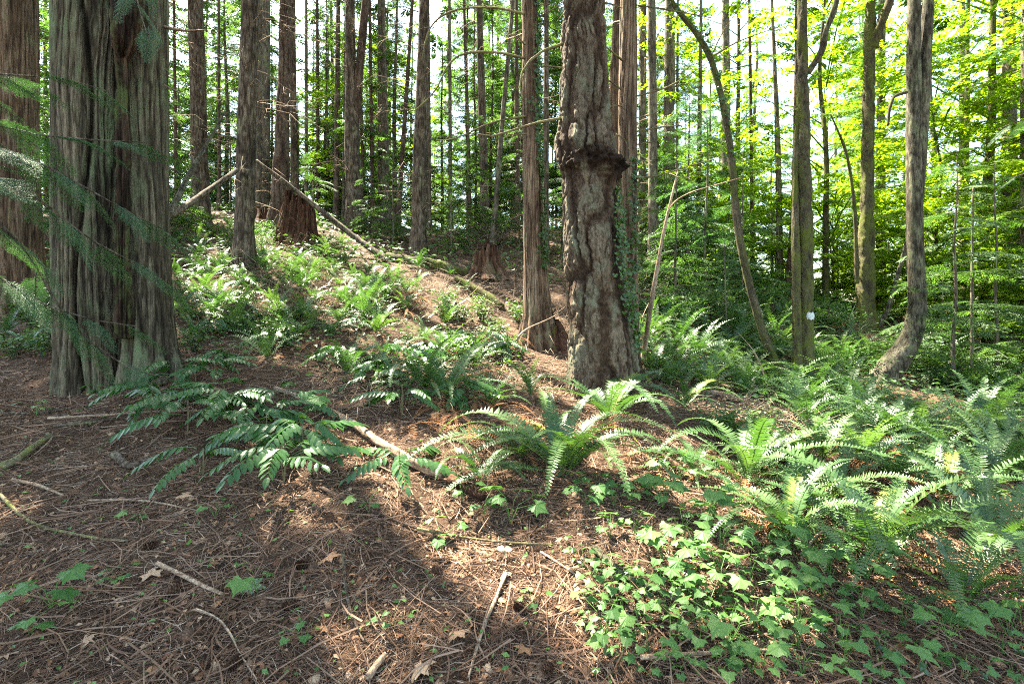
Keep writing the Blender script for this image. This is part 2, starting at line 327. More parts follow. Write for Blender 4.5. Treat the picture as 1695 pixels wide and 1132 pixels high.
# ------------------------------------------------------------------ leaf / frond templates
def kite(l, w, bend=.0):                             # two-quad folded leaf along +X
    V = [(0, 0, 0), (l*.45, w/2, bend*.25*l+.12*w), (l*.45, -w/2, bend*.25*l+.12*w), (l, 0, -bend*l), (l*.5, 0, 0)]
    return np.array(V), np.array([(0, 4, 1), (0, 2, 4), (4, 3, 1), (2, 3, 4)]), np.zeros((0, 4), int), np.full(5, .5)
def kite2(l, w): return np.array([(0, 0, 0), (l*.42, w/2, 0), (l, 0, -.12*l), (l*.42, -w/2, 0)]), np.zeros((0, 3), int), np.array([(0, 3, 2, 1)]), np.full(4, .5)
def oval(l, w):                                      # broad leaflet, folded on its midrib
    xs_ = [0, .18, .5, .8, 1]; ws = [.0, .36, .5, .3, 0]; V = []; T = []; Q = []
    mid = [(x*l, 0, -.18*l*x*x) for x in xs_]; V += mid
    for s_ in (1, -1):
        b = len(V); V += [(x*l, s_*w*k_, .22*w*k_-.18*l*x*x) for x, k_ in zip(xs_[1:4], ws[1:4])]
        f = [(0, 1, b), (3, 4, b+2)]; q = [(1, 2, b+1, b), (2, 3, b+2, b+1)]
        if s_ < 0: f = [tuple(reversed(t_)) for t_ in f]; q = [tuple(reversed(t_)) for t_ in q]
        T += f; Q += q
    return np.array(V), np.array(T), np.array(Q), np.full(len(V), .5)
def lobed(size, lobes=5, depth=.45, teeth=False, droop=.2):   # palmate leaf, base at origin, along +X
    A = []; span = R(235 if lobes == 5 else 190)
    for k_ in range(lobes):
        an = -span/2+span*k_/(lobes-1); L = size*(1-.32*abs(an)/(span/2)**1.0*.9)
        if teeth: A += [(an-.27, L*.74), (an-.21, L*.84), (an-.13, L*.82), (an-.08, L*.92), (an, L*1.08), (an+.08, L*.92), (an+.13, L*.82), (an+.21, L*.84), (an+.27, L*.74)]
        else: A += [(an-.13, L*.66), (an, L), (an+.13, L*.66)]
        if k_ < lobes-1: A.append((an+span/(lobes-1)/2, size*(1-depth)))
    V = [(0, 0, 0)] + [(r_*math.cos(an), r_*math.sin(an), -droop*r_*r_/size + .05*size*math.cos(an*lobes)) for an, r_ in A]
    T = [(0, i_, i_+1) for i_ in range(1, len(V)-1)]
    V = np.array(V); V[:, 0] += size*.12
    return V, np.array(T), np.zeros((0, 4), int), np.full(len(V), .5)
def strip(Pp, w, up=(0, 0, 1)):                      # thin 3-sided stem
    Pp = np.asarray(Pp, float); n = len(Pp); T = np.gradient(Pp, axis=0); T /= np.linalg.norm(T, axis=1, keepdims=True)+1e-9
    ref = np.array(up, float); A = np.cross(T, ref); A /= np.linalg.norm(A, axis=1, keepdims=True)+1e-9; B = np.cross(A, T)
    w = np.broadcast_to(w, (n,))[:, None]
    V = np.concatenate([Pp+A*w, Pp-A*w*.5+B*w*.87, Pp-A*w*.5-B*w*.87]).reshape(3, n, 3).transpose(1, 0, 2).reshape(-1, 3); Q = []
    for i_ in range(n-1):
        for j_ in range(3): Q.append((i_*3+j_, i_*3+(j_+1) % 3, i_*3+3+(j_+1) % 3, i_*3+3+j_))
    return V, np.zeros((0, 3), int), np.array(Q), np.full(len(V), .35)
def frond(L=1.0, pairs=40, a0=65, a1=-35, lp=.085, pw=.016, side=0., seed=0, curlp=1.3):
    r_ = np.random.default_rng(seed); n = 24; s = np.linspace(0, 1, n); an = R(a0)+(R(a1)-R(a0))*s**curlp
    step = L/(n-1); x = np.r_[0, np.cumsum(np.cos(an[:-1]))*step]; z = np.r_[0, np.cumsum(np.sin(an[:-1]))*step]; y = side*s*s*L
    Pc = np.stack([x, y, z], 1); ac = Acc(); V, T, Q, t = strip(Pc, .0035*(1-.75*s), (0, 1, 0)); ac.add(V, T, Q, .9)
    sp = np.linspace(.10, .985, pairs); Tn = np.gradient(Pc, axis=0); Tn /= np.linalg.norm(Tn, axis=1, keepdims=True)
    prof = np.minimum(1, .45+(sp-.1)*3.2)*np.clip((1.03-sp)/.62, 0, 1)**.72
    for sd in (1, -1):
        pos = np.stack([np.interp(sp + (.4/pairs if sd > 0 else 0), s, Pc[:, k_]) for k_ in range(3)], 1); tg = np.stack([np.interp(sp, s, Tn[:, k_]) for k_ in range(3)], 1)
        lat = np.cross(tg, np.array([0, -1, 0])); up = lat/np.linalg.norm(lat, axis=1, keepdims=True); up *= np.sign(up[:, 2:3]+1e-6) if False else 1
        d = np.array([0, sd, 0])[None] + tg*(.22+.25*sp[:, None]+r_.normal(0, .07, pairs)[:, None]) + up*r_.normal(0, .10, pairs)[:, None] - up*(.12+.1*r_.random(pairs)[:, None])
        ln = lp*prof*(.85+.25*r_.random(pairs))*np.where(r_.random(pairs) < .04, .35, 1)
        tpl = (np.array([(0, .5*0, 0), (.12, .5, 0), (.12, -.5, 0), (.6, .38, .02), (.6, -.38, .02), (1, 0, -.06)]), np.array([(0, 2, 1), (3, 4, 5)]), np.array([(1, 2, 4, 3)]), np.full(6, .5))
        Mx = frames(pos, d, up, 1.0); Mx[:, :3, 0] *= ln[:, None]; Mx[:, :3, 1] *= (pw*(.6+.4*prof))[:, None]; Mx[:, :3, 2] *= ln[:, None]
        ac.add(*stamp(tpl, Mx, .12))
    return ac.arrays()
def rotz(a_): return np.array([[math.cos(a_), -math.sin(a_), 0, 0], [math.sin(a_), math.cos(a_), 0, 0], [0, 0, 1, 0], [0, 0, 0, 1.]])
def tpl_mesh(name, tpl, mat): V, T, Q, t = tpl; return mk_mesh(name, V, [T, Q], mat, None, False, tint=t)

FR_HI = [frond(1., 50, a0, a1, .085, .0165, sd, s_) for a0, a1, sd, s_ in ((66, -50, .12, 1), (56, -58, -.2, 2), (46, -44, .22, 3), (72, -18, -.10, 4), (34, -50, -.15, 5), (60, -70, .05, 6), (50, -20, -.25, 7), (76, -60, .18, 8))]
FR_LO = [frond(1., 26, a0, a1, .10, .025, sd, s_) for a0, a1, sd, s_ in ((70, -30, .06, 11), (58, -42, -.1, 12), (48, -35, .12, 13), (76, 10, -.04, 14))]
FR_DEAD = [frond(.8, 22, a0, a1, .07, .016, sd, s_, .7) for a0, a1, sd, s_ in ((20, -70, .1, 21), (5, -50, -.15, 22))]
FM_HI = [tpl_mesh('frond', t_, M['fern']) for t_ in FR_HI]; FM_YEL = [tpl_mesh('frond', t_, M['fernyellow']) for t_ in FR_HI[:2]]
FM_DEAD = [tpl_mesh('dead_frond', t_, M['deadfern']) for t_ in FR_DEAD]
def far_fern(seed, nf, dead=3):
    r_ = np.random.default_rng(seed); ac = Acc(); k0 = 0
    for i_ in range(nf):
        az = 2*math.pi*i_/nf + r_.uniform(-.3, .3); s_ = r_.uniform(.7, 1.1); m_ = rotz(az) @ np.diag([s_, s_, s_, 1])
        ac.add(*stamp(FR_LO[r_.integers(0, 4)], m_[None], .2))
    nv = ac.n
    for i_ in range(dead): ac.add(*stamp(FR_DEAD[i_ % 2], (rotz(r_.uniform(0, 6.28)))[None], .2))
    V, T, Q, t = ac.arrays(); mi = np.r_[(T[:, 0] >= nv).astype(int), (Q[:, 0] >= nv).astype(int)]
    return mk_mesh('sword_fern', V, [T, Q], [M['fern'], M['deadfern']], mi, False, tint=t)
FERNS = [far_fern(s_, nf, d_) for s_, nf, d_ in ((31, 13, 3), (32, 16, 2), (33, 11, 5), (34, 18, 0), (35, 14, 1))]
def big_fern(p, s, nf, label, az0=0, seed=0, dead=4, yellow=0, spread=2*math.pi, group=None, lean=None):
    r_ = np.random.default_rng(seed); t_ = thing('sword_fern', label, 'fern', p, group)
    for i_ in range(nf):
        k_ = r_.integers(0, 8); me = FM_YEL[i_ % 2] if i_ < yellow else FM_HI[k_]
        o = link(me, 'frond', t_); o.rotation_euler = (r_.uniform(-.25, .25), r_.uniform(-.15, .15), az0 + spread*(i_+r_.uniform(-.3, .3))/nf); f_ = s*r_.uniform(.6, 1.12); o.scale = (f_, f_, f_)
        o.location = (r_.uniform(-.03, .03), r_.uniform(-.03, .03), -.02)
    for i_ in range(dead):
        o = link(FM_DEAD[i_ % 2], 'dead_frond', t_); o.rotation_euler = (r_.uniform(-.2, .2), r_.uniform(-.1, .3), r_.uniform(0, 6.28)); f_ = s*r_.uniform(.6, .9); o.scale = (f_,)*3; o.location = (0, 0, .03)
    return t_

# conifer bough templates, length 1 along +X, drooping
def bough(seed, pairs=13, per=7, lw=.028, ll=.085, droop=.35, stem=True, flat=.9, fan=.55):
    r_ = np.random.default_rng(seed); n = 12; s = np.linspace(0, 1, n); Pc = np.stack([s, .05*np.sin(s*4+seed), .12*s-droop*s*s], 1); ac = Acc()
    if stem: ac.add(*strip(Pc, .010*(1-.85*s), (0, 1, 0))[:3], tint=.1)
    pos = []; d = []
    for k_ in range(pairs):
        for sd in (1, -1):
            s0 = .12+.86*(k_+.5*(sd > 0))/pairs + r_.uniform(-.02, .02); s0 = min(s0, .99); b = np.array([np.interp(s0, s, Pc[:, a_]) for a_ in range(3)])
            L = fan*(1.0-s0)**.8*min(1, .35+s0*2.2)+.07; L *= r_.uniform(.7, 1.15); an = R(r_.uniform(42, 62))
            dr = np.array([math.cos(an), sd*math.sin(an), -.15+r_.uniform(-.12, .1)]); m_ = max(2, int(per*L/.4)+1)
            if stem and L > .18:
                ac.add(*strip(np.stack([b, b+dr*L*.5+[0, 0, -.03*L], b+dr*L*.95+[0, 0, -.15*L]]), np.array([.004, .003, .0015]), (0, 0, 1))[:3], tint=.1)
            for q in range(m_):
                f = (q+.5)/m_
                for e in (1, -1):
                    pos.append(b+dr*L*f+[0, 0, -.15*L*f*f]); a2 = an*sd + e*R(r_.uniform(20, 48))
                    d.append((math.cos(a2), math.sin(a2), -.15+r_.uniform(-.28, .2)))
    pos = np.array(pos); d = np.array(d); nn = len(pos)
    up = np.stack([r_.normal(0, 1-flat+.15, nn), r_.normal(0, 1-flat+.15, nn), np.ones(nn)], 1)
    ac.add(*stamp(kite2(ll, lw), frames(pos, d, up, r_.uniform(.7, 1.35, nn)), .35)); return ac.arrays()
B_FAR = [bough(s_, 8, 5, .040, .11, dr) for s_, dr in ((41, .35), (42, .5), (43, .25))]
B_MID = [bough(s_, 13, 8, .020, .060, dr) for s_, dr in ((44, .3), (45, .45))]
B_CAN = [bough(s_, 5, 3, .11, .24, .2, False, .8) for s_ in (46, 47)]
# near hemlock bough with real needles
def near_bough(seed):
    r_ = np.random.default_rng(seed); ac = Acc(); n = 14; s = np.linspace(0, 1, n); Pc = np.stack([s, .06*np.sin(s*3+seed), .05*s-.25*s*s], 1)
    ac.add(*strip(Pc, .006*(1-.8*s), (0, 1, 0))[:3], tint=0.); pos = []; d = []; nup = []
    for k_ in range(17):
        for sd in (1, -1):
            s0 = .06+.92*(k_+.5*(sd > 0))/17; b = np.array([np.interp(s0, s, Pc[:, a_]) for a_ in range(3)])
            L = (.36*(1.02-s0)**.8*min(1, .4+s0*3)+.03)*r_.uniform(.75, 1.1); an = R(r_.uniform(45, 60))
            dr = np.array([math.cos(an), sd*math.sin(an), -.12+r_.uniform(-.1, .05)]); c_ = np.array([0, 0, -.12*L])
            ac.add(*strip(np.stack([b, b+dr*L*.5+c_*.25, b+dr*L+c_]), np.array([.0022, .0016, .0008]), (0, 0, 1))[:3], tint=0.)
            segs = [(b, dr, L, an*sd)]
            for j_ in range(int(L/.045)):
                for e in (1, -1):
                    f = (j_+.6+.4*(e > 0))*.045/L
                    if f < .95: a2 = an*sd+e*R(48); segs.append((b+dr*L*f+c_*f*f, np.array([math.cos(a2), math.sin(a2), -.12]), .28*L*(1-f)+.025, a2))
            for (q0, dd, LL, aa) in segs:
                m_ = max(2, int(LL/.0085)); f = (np.arange(m_)+.5)/m_
                for e in (1, -1):
                    a2 = aa+e*R(62); pos.append(q0+dd*LL*f[:, None]); d.append(np.tile([math.cos(a2), math.sin(a2), -.05], (m_, 1))+r_.normal(0, .12, (m_, 3)))
    pos = np.concatenate(pos); d = np.concatenate(d); nn = len(pos)
    ac.add(*stamp(kite2(.017, .0045), frames(pos, d, np.stack([r_.normal(0, .25, nn), r_.normal(0, .25, nn), np.ones(nn)], 1), r_.uniform(.7, 1.2, nn)), .3)); return ac.arrays()
NB = [tpl_mesh('bough', near_bough(s_), M['needle_blue']) for s_ in (51, 52)]
# maple spray: flat layered twig with leaves
def spray(seed, nl=42, size=.085, lob=None):
    r_ = np.random.default_rng(seed); ac = Acc(); s = np.linspace(0, 1, 8); Pc = np.stack([s, .08*np.sin(3*s+seed), -.12*s*s], 1)
    ac.add(*strip(Pc, .007*(1-.8*s), (0, 1, 0))[:3], tint=.1); pos = []; an = []
    for k_ in range(7):
        for sd in (1, -1):
            s0 = .12+.8*k_/7; b = np.array([np.interp(s0, s, Pc[:, a_]) for a_ in range(3)]); L = .45*(1.05-s0)*r_.uniform(.7, 1.2); a_ = sd*R(r_.uniform(35, 60))
            e_ = b+np.array([math.cos(a_), math.sin(a_), -.1])*L; ac.add(*strip(np.stack([b, (b+e_)/2, e_]), np.array([.003, .002, .001]))[:3], tint=.1)
            for f in np.arange(.3, 1.05, .24): pos.append(b+(e_-b)*f); an.append(a_+r_.uniform(-1.2, 1.2))
    pos = np.array(pos+[Pc[-1]])+0; an = np.array(an+[0.]); nn = len(pos); pos += r_.normal(0, .025, (nn, 3))
    d = np.stack([np.cos(an), np.sin(an), r_.uniform(-.45, .05, nn)], 1)
    ac.add(*stamp(lob or lobed(size, 5, .45), frames(pos, d, np.stack([r_.normal(0, .3, nn), r_.normal(0, .3, nn), np.ones(nn)], 1), r_.uniform(.65, 1.3, nn)), .4)); return ac.arrays()
SPR = [spray(s_) for s_ in (61, 62, 63)]

# ------------------------------------------------------------------ crowns
def rand_bough_M(hts, rad0, L, az, dip, base=(0, 0)):
    n = len(hts); d = np.stack([np.cos(az), np.sin(az), dip], 1); pos = np.stack([base[0]+np.cos(az)*rad0, base[1]+np.sin(az)*rad0, hts], 1)
    return frames(pos, d, (0, 0, 1), L, U(-.35, .35, n))
def conifer_crown(seed, h0, Ht, Lmax, per_m, tpls, mat, name='crown', lowtaper=.5):
    ac = Acc(); n = int((Ht-h0)*per_m); hts = U(h0, Ht, n)
    f = (hts-h0)/(Ht-h0); L = Lmax*np.clip(1-f, .05, 1)**.6*(lowtaper+(1-lowtaper)*np.clip(f*5, 0, 1))*U(.6, 1.15, n)
    az = U(0, 2*np.pi, n); Mx = rand_bough_M(hts, .05, L, az, U(-.25, .25, n)); sel = rng.integers(0, len(tpls), n)
    for k_ in range(len(tpls)):
        if (sel == k_).any(): ac.add(*stamp(tpls[k_], Mx[sel == k_], .2))
    return ac.mesh(name, mat)
CR_FAR = [conifer_crown(s_, h0, 26, L, pm, B_FAR, M['needle'] if s_ % 2 else M['needle_pale'], lowtaper=.6) for s_, h0, L, pm in ((1, 2.0, 3.0, 4.5), (2, 2.5, 2.8, 4.5), (3, 1.0, 3.4, 5), (4, 4, 3.0, 4.5), (5, 1.0, 2.6, 5.5))]
CR_SAP = [conifer_crown(s_, .25, Ht, L, pm, B_MID, M['needle_pale'] if s_ != 13 else M['needle_blue'], lowtaper=.8) for s_, Ht, L, pm in ((11, 2.4, .85, 16), (12, 4.2, 1.2, 13), (13, 5.5, 1.5, 12))]
def maple_crown(h0, Ht, rad, n, name='crown', shape=1.0):
    ac = Acc(); hts = U(h0, Ht, n); az = U(0, 2*np.pi, n); f = (hts-h0)/(Ht-h0); rr = rad*np.sqrt(U(.0, 1, n))*np.sin(np.clip(f*.9+.12, 0, 1)*np.pi)**.5*shape
    hts = np.round(hts/.55)*.55 + U(-.1, .1, n) - .04*rr**1.5
    Mx = rand_bough_M(hts, rr, U(.7, 1.25, n), az+U(-.8, .8, n), U(-.25, .12, n)); Mx[:, 0, 3] = np.cos(az)*rr; Mx[:, 1, 3] = np.sin(az)*rr
    sel = rng.integers(0, 3, n)
    for k_ in range(3): ac.add(*stamp(SPR[k_], Mx[sel == k_], .2))
    nl = min(40, n//6)                                # limbs carry the sprays
    for k_ in range(nl):
        x, y, z = Mx[k_, :3, 3]; r0 = math.hypot(x, y); ac.add(*strip(np.array([(0, 0, z-.7*r0), (x*.35, y*.35, z-.35*r0), (x, y, z)]), np.array([.03, .02, .007]), (.3, .2, .9))[:3], tint=0.)
    return ac.mesh(name, M['maple'])
CR_MAP = [maple_crown(2.0, 13, 3.6, 165), maple_crown(.8, 8, 2.6, 130), maple_crown(1.5, 16, 4.2, 230), maple_crown(.4, 4.5, 2.0, 95)]

# ------------------------------------------------------------------ trees seen one by one
TRUNKS = []                                          # (x, y, crown base) for the canopy
def bez(path, Y, dY=0):
    return [P(px, py, Y+dY*i_/max(len(path)-1, 1)) for i_, (px, py, *_) in enumerate(path)]
def tree(name, label, cat, Y, path, mat, style='plain', seed=1, flare=.3, top=None, res=(.06, 24), group=None, extra=None, canopy=True, depth=None, dY=0, root=None):
    pts = bez(path, Y, dY); wd = [q[2]/F_PX*Y/2/math.hypot(1, (q[0]-CX)/F_PX) for q in path]
    gx_, gy_ = pts[0][0], pts[0][1]; gz = float(H(gx_, gy_)); pts[0] = np.array([gx_, gy_, gz-.12])
    while len(pts) > 1 and pts[1][2] < pts[0][2]+.15: del pts[1]; del wd[1]
    if top:
        last = pts[-1]; d = pts[-1]-pts[-2]; d = d/np.linalg.norm(d)*.6+np.array([0, 0, .5]); d /= np.linalg.norm(d)
        Ht = top-last[2]+gz
        if Ht > 1: pts.append(last+d*Ht*.5); wd.append(wd[-1]*.75); pts.append(last+d*Ht); wd.append(wd[-2]*.2)
    t_ = root or thing(name, label, cat, (gx_, gy_, gz), group); o0 = np.array(t_.location)
    V, T, Q, h = tube(pts, wd, step=res[0], nseg=res[1], style=style, seed=seed, flare=flare, extra=extra, depth=depth)
    link(mk_mesh('trunk', V-o0, [T, Q], M[mat], None, True, h=h), 'trunk', t_)
    if canopy and not root: TRUNKS.append((gx_, gy_, t_, pts, wd))
    return t_, pts, wd
def limb(t_, pts, r, mat='mossbranch', name='branch', seed=1, nseg=7, style='moss', twigs=0, tw=.35):
    o0 = np.array(t_.location); V, T, Q, h = tube(pts, r, step=.04, nseg=nseg, style=style, seed=seed)
    ac = Acc(); ac.add(V-o0, T, Q, h); r_ = np.random.default_rng(seed); Q2, rr, s = resample(pts, r, .03)
    for k_ in range(twigs):
        i_ = r_.integers(len(Q2)//5, len(Q2)); b = Q2[i_]-o0; dv = Q2[min(i_+2, len(Q2)-1)]-Q2[i_-2]; dv = dv/(np.linalg.norm(dv)+1e-9)
        e = dv*r_.uniform(.3, 1)+r_.normal(0, .5, 3); e = e/np.linalg.norm(e)*tw*r_.uniform(.4, 1.2)
        ac.add(*strip(np.stack([b, b+e*.5+r_.normal(0, .03, 3), b+e+[0, 0, -.05]]), np.array([.004, .003, .0015])*1.0, (.1, .2, 1))[:3], tint=.5)
    return link(ac.mesh(name, M[mat], True), name, t_)
def dead_branches(t_, pts, wd, z0, z1, n, L, seed, mat='deadwood', r=.008):
    r_ = np.random.default_rng(seed); o0 = np.array(t_.location); ac = Acc(); zz = [p[2] for p in pts]
    for _ in range(n):
        z = r_.uniform(z0, z1)+o0[2]; c_ = np.array([np.interp(z, zz, [p[k_] for p in pts]) for k_ in range(3)]); az = r_.uniform(0, 6.28); rad = np.interp(z, zz, wd)*.8
        d = np.array([math.cos(az), math.sin(az), r_.uniform(-.35, .3)]); l_ = L*r_.uniform(.3, 1.1); b = c_+d*rad-o0
        q = np.stack([b, b+d*l_*.4+[0, 0, .02], b+d*l_*.75+r_.normal(0, .05*l_, 3), b+d*l_+[0, 0, -.18*l_]]); ac.add(*strip(q, r*np.array([1, .8, .55, .25]))[:3], tint=r_.uniform(.3, .9))
        for k_ in range(int(l_*7)):
            f = r_.uniform(.25, 1); b2 = q[0]*(1-f)+q[3]*f; e = d*.4+r_.normal(0, .45, 3); e[2] -= .15; e = e/np.linalg.norm(e)*r_.uniform(.08, .28)
            ac.add(*strip(np.stack([b2, b2+e*.5, b2+e]), r*np.array([.4, .3, .15]))[:3], tint=r_.uniform(.3, .9))
    if ac.n: link(ac.mesh('dead_twigs', M[mat], True), 'dead_twigs', t_)

# --- the fused pair of cedars at the left
def butt(R0, hh, th, ss, Q):
    crack = np.exp(-((np.sin((th-4.2-.25*np.sin(ss*1.5))/2))/.035)**2); R0 = R0-.10*crack; return R0, hh*(1-.8*crack)
big, bp, bw = tree('cedar_tree', 'massive ridged cedar of two fused stems, left of the frame', 'tree', 5.6,
    [(152, 640, 128), (151, 590, 124), (148, 520, 124), (146, 430, 124), (150, 300, 126), (150, 150, 130), (148, 0, 132), (148, -200, 128)], 'cedar', 'cedar', 3, .07, 24, (.016, 480), depth=.036, extra=butt)
tree('', '', '', 5.75, [(250, 625, 104), (247, 580, 92), (244, 520, 88), (242, 430, 84), (240, 300, 80), (238, 150, 82), (238, 0, 82), (238, -200, 78)], 'cedar', 'cedar', 9, .34, 24, (.016, 320), root=big, depth=.03)
V, T, Q, h = tube([P(205, -30, 5.42), P(208, 30, 5.33), P(206, 70, 5.32), P(204, 100, 5.40)], [.13, .14, .11, .04], step=.02, nseg=60, style='rot', seed=5, depth=.09)
link(mk_mesh('hanging_bark', V-np.array(big.location), [T, Q], M['seam'], None, True, h=h), 'hanging_bark', big)
V, T, Q, h = tube([P(203, 560, 5.42), P(203, 400, 5.40), P(205, 250, 5.40), P(204, 90, 5.42)], [.08, .065, .06, .08], step=.02, nseg=48, style='rot', seed=6, depth=.07)  # dark strip laid along the crease where the two stems meet
link(mk_mesh('dark_seam', V-np.array(big.location), [T, Q], M['seam'], None, True, h=h), 'dark_seam', big)
limb(big, [P(272, 45, 5.7), P(290, 50, 5.6), P(315, 52, 5.5), P(340, 50, 5.4)], [.022, .018, .014, .008], 'deadwood', seed=4, style='plain')
limb(big, [P(270, 140, 5.7), P(290, 150, 5.6), P(305, 157, 5.5)], [.012, .008, .004], 'deadwood', seed=5, style='plain')
# --- fir with the burl
zb = P(0, 262, 6.0)[2]
def burl(R0, hh, th, ss, Q):
    z = Q[:, 2][:, None]; u_ = th/(2*np.pi); lump = pnoise(u_, ss, 12, .07, 77); lump2 = pnoise(u_, ss, 34, .03, 78)
    right = .5+.5*np.cos(th-3.8); zc = zb-.03-.10*right+.05*np.sin(th*3); right = right**1.4; a1 = np.exp(-(np.abs(z-zc)/(.09+.07*right))**1.6)
    a2 = np.exp(-((z-zb-.16)/.20)**2)
    R0 = R0 + .17*a1*(.10+.90*right)*(.35+.95*lump)*(.8+.35*lump2) + .06*a1*(lump2-.3) + .06*a2*(.5+.9*pnoise(u_, ss, 8, .12, 79)*(.5+.5*np.cos(th-5.8)))
    return R0, hh*(1-.95*np.clip(a1*1.3, 0, 1)*(.35+.65*right))
fir, fp, fw = tree('fir_tree', 'thick barked fir with a dark burl on its trunk, standing mid-frame', 'tree', 6.0,
    [(1000, 645, 122), (997, 600, 112), (990, 500, 103), (980, 400, 96), (973, 310, 86), (968, 262, 84), (968, 200, 86), (966, 100, 76), (964, 0, 70), (964, -150, 66)], 'fir', 'fir', 21, .10, 26, (.014, 420), extra=burl, depth=.075)
# --- other named trees
DEAD = []
def T_(*a, dead=None, **k):
    r_ = tree(*a, **k)
    if dead: dead_branches(r_[0], r_[1], r_[2], *dead)
    return r_
edge, *_ = T_('cedar_tree', 'reddish fibrous cedar trunk cut by the left edge of the picture', 'tree', 8.5, [(18, 400, 120), (18, 300, 100), (20, 150, 95), (20, 0, 92), (20, -200, 90)], 'redcedar', 'cedar', 13, .4, 24, (.03, 160), dead=(1, 8, 20, 1.4, 5))
T_('conifer_tree', 'grey straight conifer just right of the massive fused cedar', 'tree', 15.0, [(332, 350, 34), (331, 260, 28), (327, 120, 27), (323, 0, 27), (322, -150, 25)], 'hemlock', 'plain', 14, .3, 24, (.05, 40), dead=(1.5, 11, 50, 1.8, 6))
T_('conifer_tree', 'tan spotted conifer trunk with sunlit ferns at its foot', 'tree', 11.0, [(403, 445, 42), (405, 380, 34), (407, 260, 34), (411, 120, 31), (415, 0, 29), (418, -150, 27)], 'hemlock', 'plain', 15, .25, 23, (.04, 60), dead=(1, 8, 34, 1.3, 7))
T_('fir_tree', 'dark reddish plated fir trunk right behind the tall rotten stump', 'tree', 14.0, [(462, 395, 46), (463, 340, 33), (466, 250, 26), (471, 120, 22), (473, 0, 20), (474, -150, 19)], 'redfir', 'fir', 16, .3, 26, (.03, 80), dead=(3, 11, 14, 1.2, 8), depth=.05)
T_('conifer_tree', 'slim pale conifer close right of the dark reddish fir', 'tree', 18.0, [(489, 390, 17), (487, 250, 13), (485, 120, 11), (484, 0, 10), (484, -150, 9)], 'hemlock', 'plain', 17, .2, 22, (.08, 20), dead=(1, 13, 50, 1.6, 9))
fk, fkp, _ = T_('forked_conifer', 'grey conifer whose trunk forks narrowly above head height, on the ridge', 'tree', 15.5, [(590, 384, 40), (586, 330, 28), (582, 220, 25), (581, 120, 17), (579, 0, 16), (579, -150, 14)], 'hemlock', 'plain', 18, .35, 24, (.05, 40), dead=(1, 11, 40, 1.5, 10))
tree('', '', '', 15.5, [(588, 220, 10), (590, 180, 12), (596, 110, 13), (603, 50, 13), (608, 0, 12), (615, -120, 10)], 'redfir', 'plain', 19, 0, 24, (.05, 24), root=fk) if False else limb(fk, [P(587, 230, 15.5), P(590, 170, 15.5), P(597, 90, 15.5), P(604, 20, 15.5), P(612, -80, 15.5), P(618, -200, 15.6)], [.10, .13, .13, .12, .11, .08], 'redfir', 'trunk', 19, 20, 'plain')
T_('conifer_tree', 'straight grey conifer with a mossy foot on the crest left of the low red stump', 'tree', 13.0, [(692, 425, 30), (692, 360, 23), (695, 240, 22), (700, 100, 19), (703, 0, 17), (705, -150, 16)], 'hemlock', 'plain', 20, .3, 25, (.04, 44), dead=(1, 9, 44, 1.5, 11))
ivt, ivp, ivw = T_('cedar_tree', 'red brown cedar with ivy up its right side, sunlit at the foot', 'tree', 8.0, [(894, 572, 62), (889, 520, 46), (885, 440, 38), (880, 300, 30), (878, 150, 27), (876, 0, 26), (875, -150, 25)], 'redcedar', 'cedar', 22, .4, 24, (.02, 130), dead=(3.2, 6.2, 7, .9, 12))
red, rp, rw = T_('cedar_tree', 'slim reddish cedar standing close behind the right of the burled fir', 'tree', 6.9, [(1040, 640, 50), (1040, 560, 36), (1039, 400, 32), (1038, 250, 31), (1040, 100, 30), (1041, 0, 29), (1042, -150, 28)], 'redcedar', 'cedar', 23, .2, 24, (.02, 130), dead=(3.0, 6, 7, .7, 13))
T_('conifer_tree', 'thin pinkish trunk filling the gap between burled fir and slim cedar', 'tree', 10.5, [(1008, 500, 24), (1013, 300, 20), (1018, 120, 18), (1024, 0, 16), (1028, -150, 14)], 'redcedar', 'plain', 24, .2, 22, (.05, 30))
T_('conifer_tree', 'darker of two upright conifers right of the slim reddish cedar', 'tree', 14.0, [(1082, 420, 22), (1081, 300, 16), (1080, 120, 14), (1078, 0, 13), (1078, -150, 12)], 'far', 'plain', 25, .2, 22, (.06, 24), dead=(1, 10, 30, 1.6, 14))
T_('conifer_tree', 'paler conifer just left of the darker upright one beyond the slim cedar', 'tree', 16.5, [(1063, 410, 14), (1064, 200, 12), (1065, 0, 11), (1065, -150, 10)], 'far', 'plain', 26, .2, 22, (.06, 20), dead=(1, 11, 30, 1.6, 15))
T_('conifer_tree', 'very slim dark conifer left of the leaning mossy maple', 'tree', 15.0, [(1155, 440, 9), (1157, 250, 8), (1160, 80, 6), (1161, -100, 5)], 'far', 'plain', 27, .1, 17, (.1, 12), dead=(1, 10, 30, 1.0, 16))
mp1, m1p, m1w = T_('maple_tree', 'mossy maple with an S-curved leaning trunk right of the burled fir', 'tree', 8.0, [(1302, 650, 15), (1285, 600, 15), (1262, 550, 15), (1245, 490, 14), (1228, 420, 13), (1218, 350, 13), (1214, 290, 12), (1205, 220, 11), (1192, 150, 10), (1175, 90, 10), (1150, 50, 9), (1118, 15, 8), (1100, -20, 8)], 'mossy', 'moss', 28, .2, None, (.03, 18))
dbl, dp_, dw_ = T_('maple_tree', 'twin stemmed mossy maple with a white blaze on its right stem', 'tree', 7.9, [(1334, 645, 26), (1335, 560, 24), (1335, 460, 23), (1333, 350, 25), (1330, 250, 22), (1328, 150, 21), (1327, 60, 18), (1328, 0, 16), (1330, -150, 14)], 'mossy', 'moss', 29, .25, 17, (.025, 36))
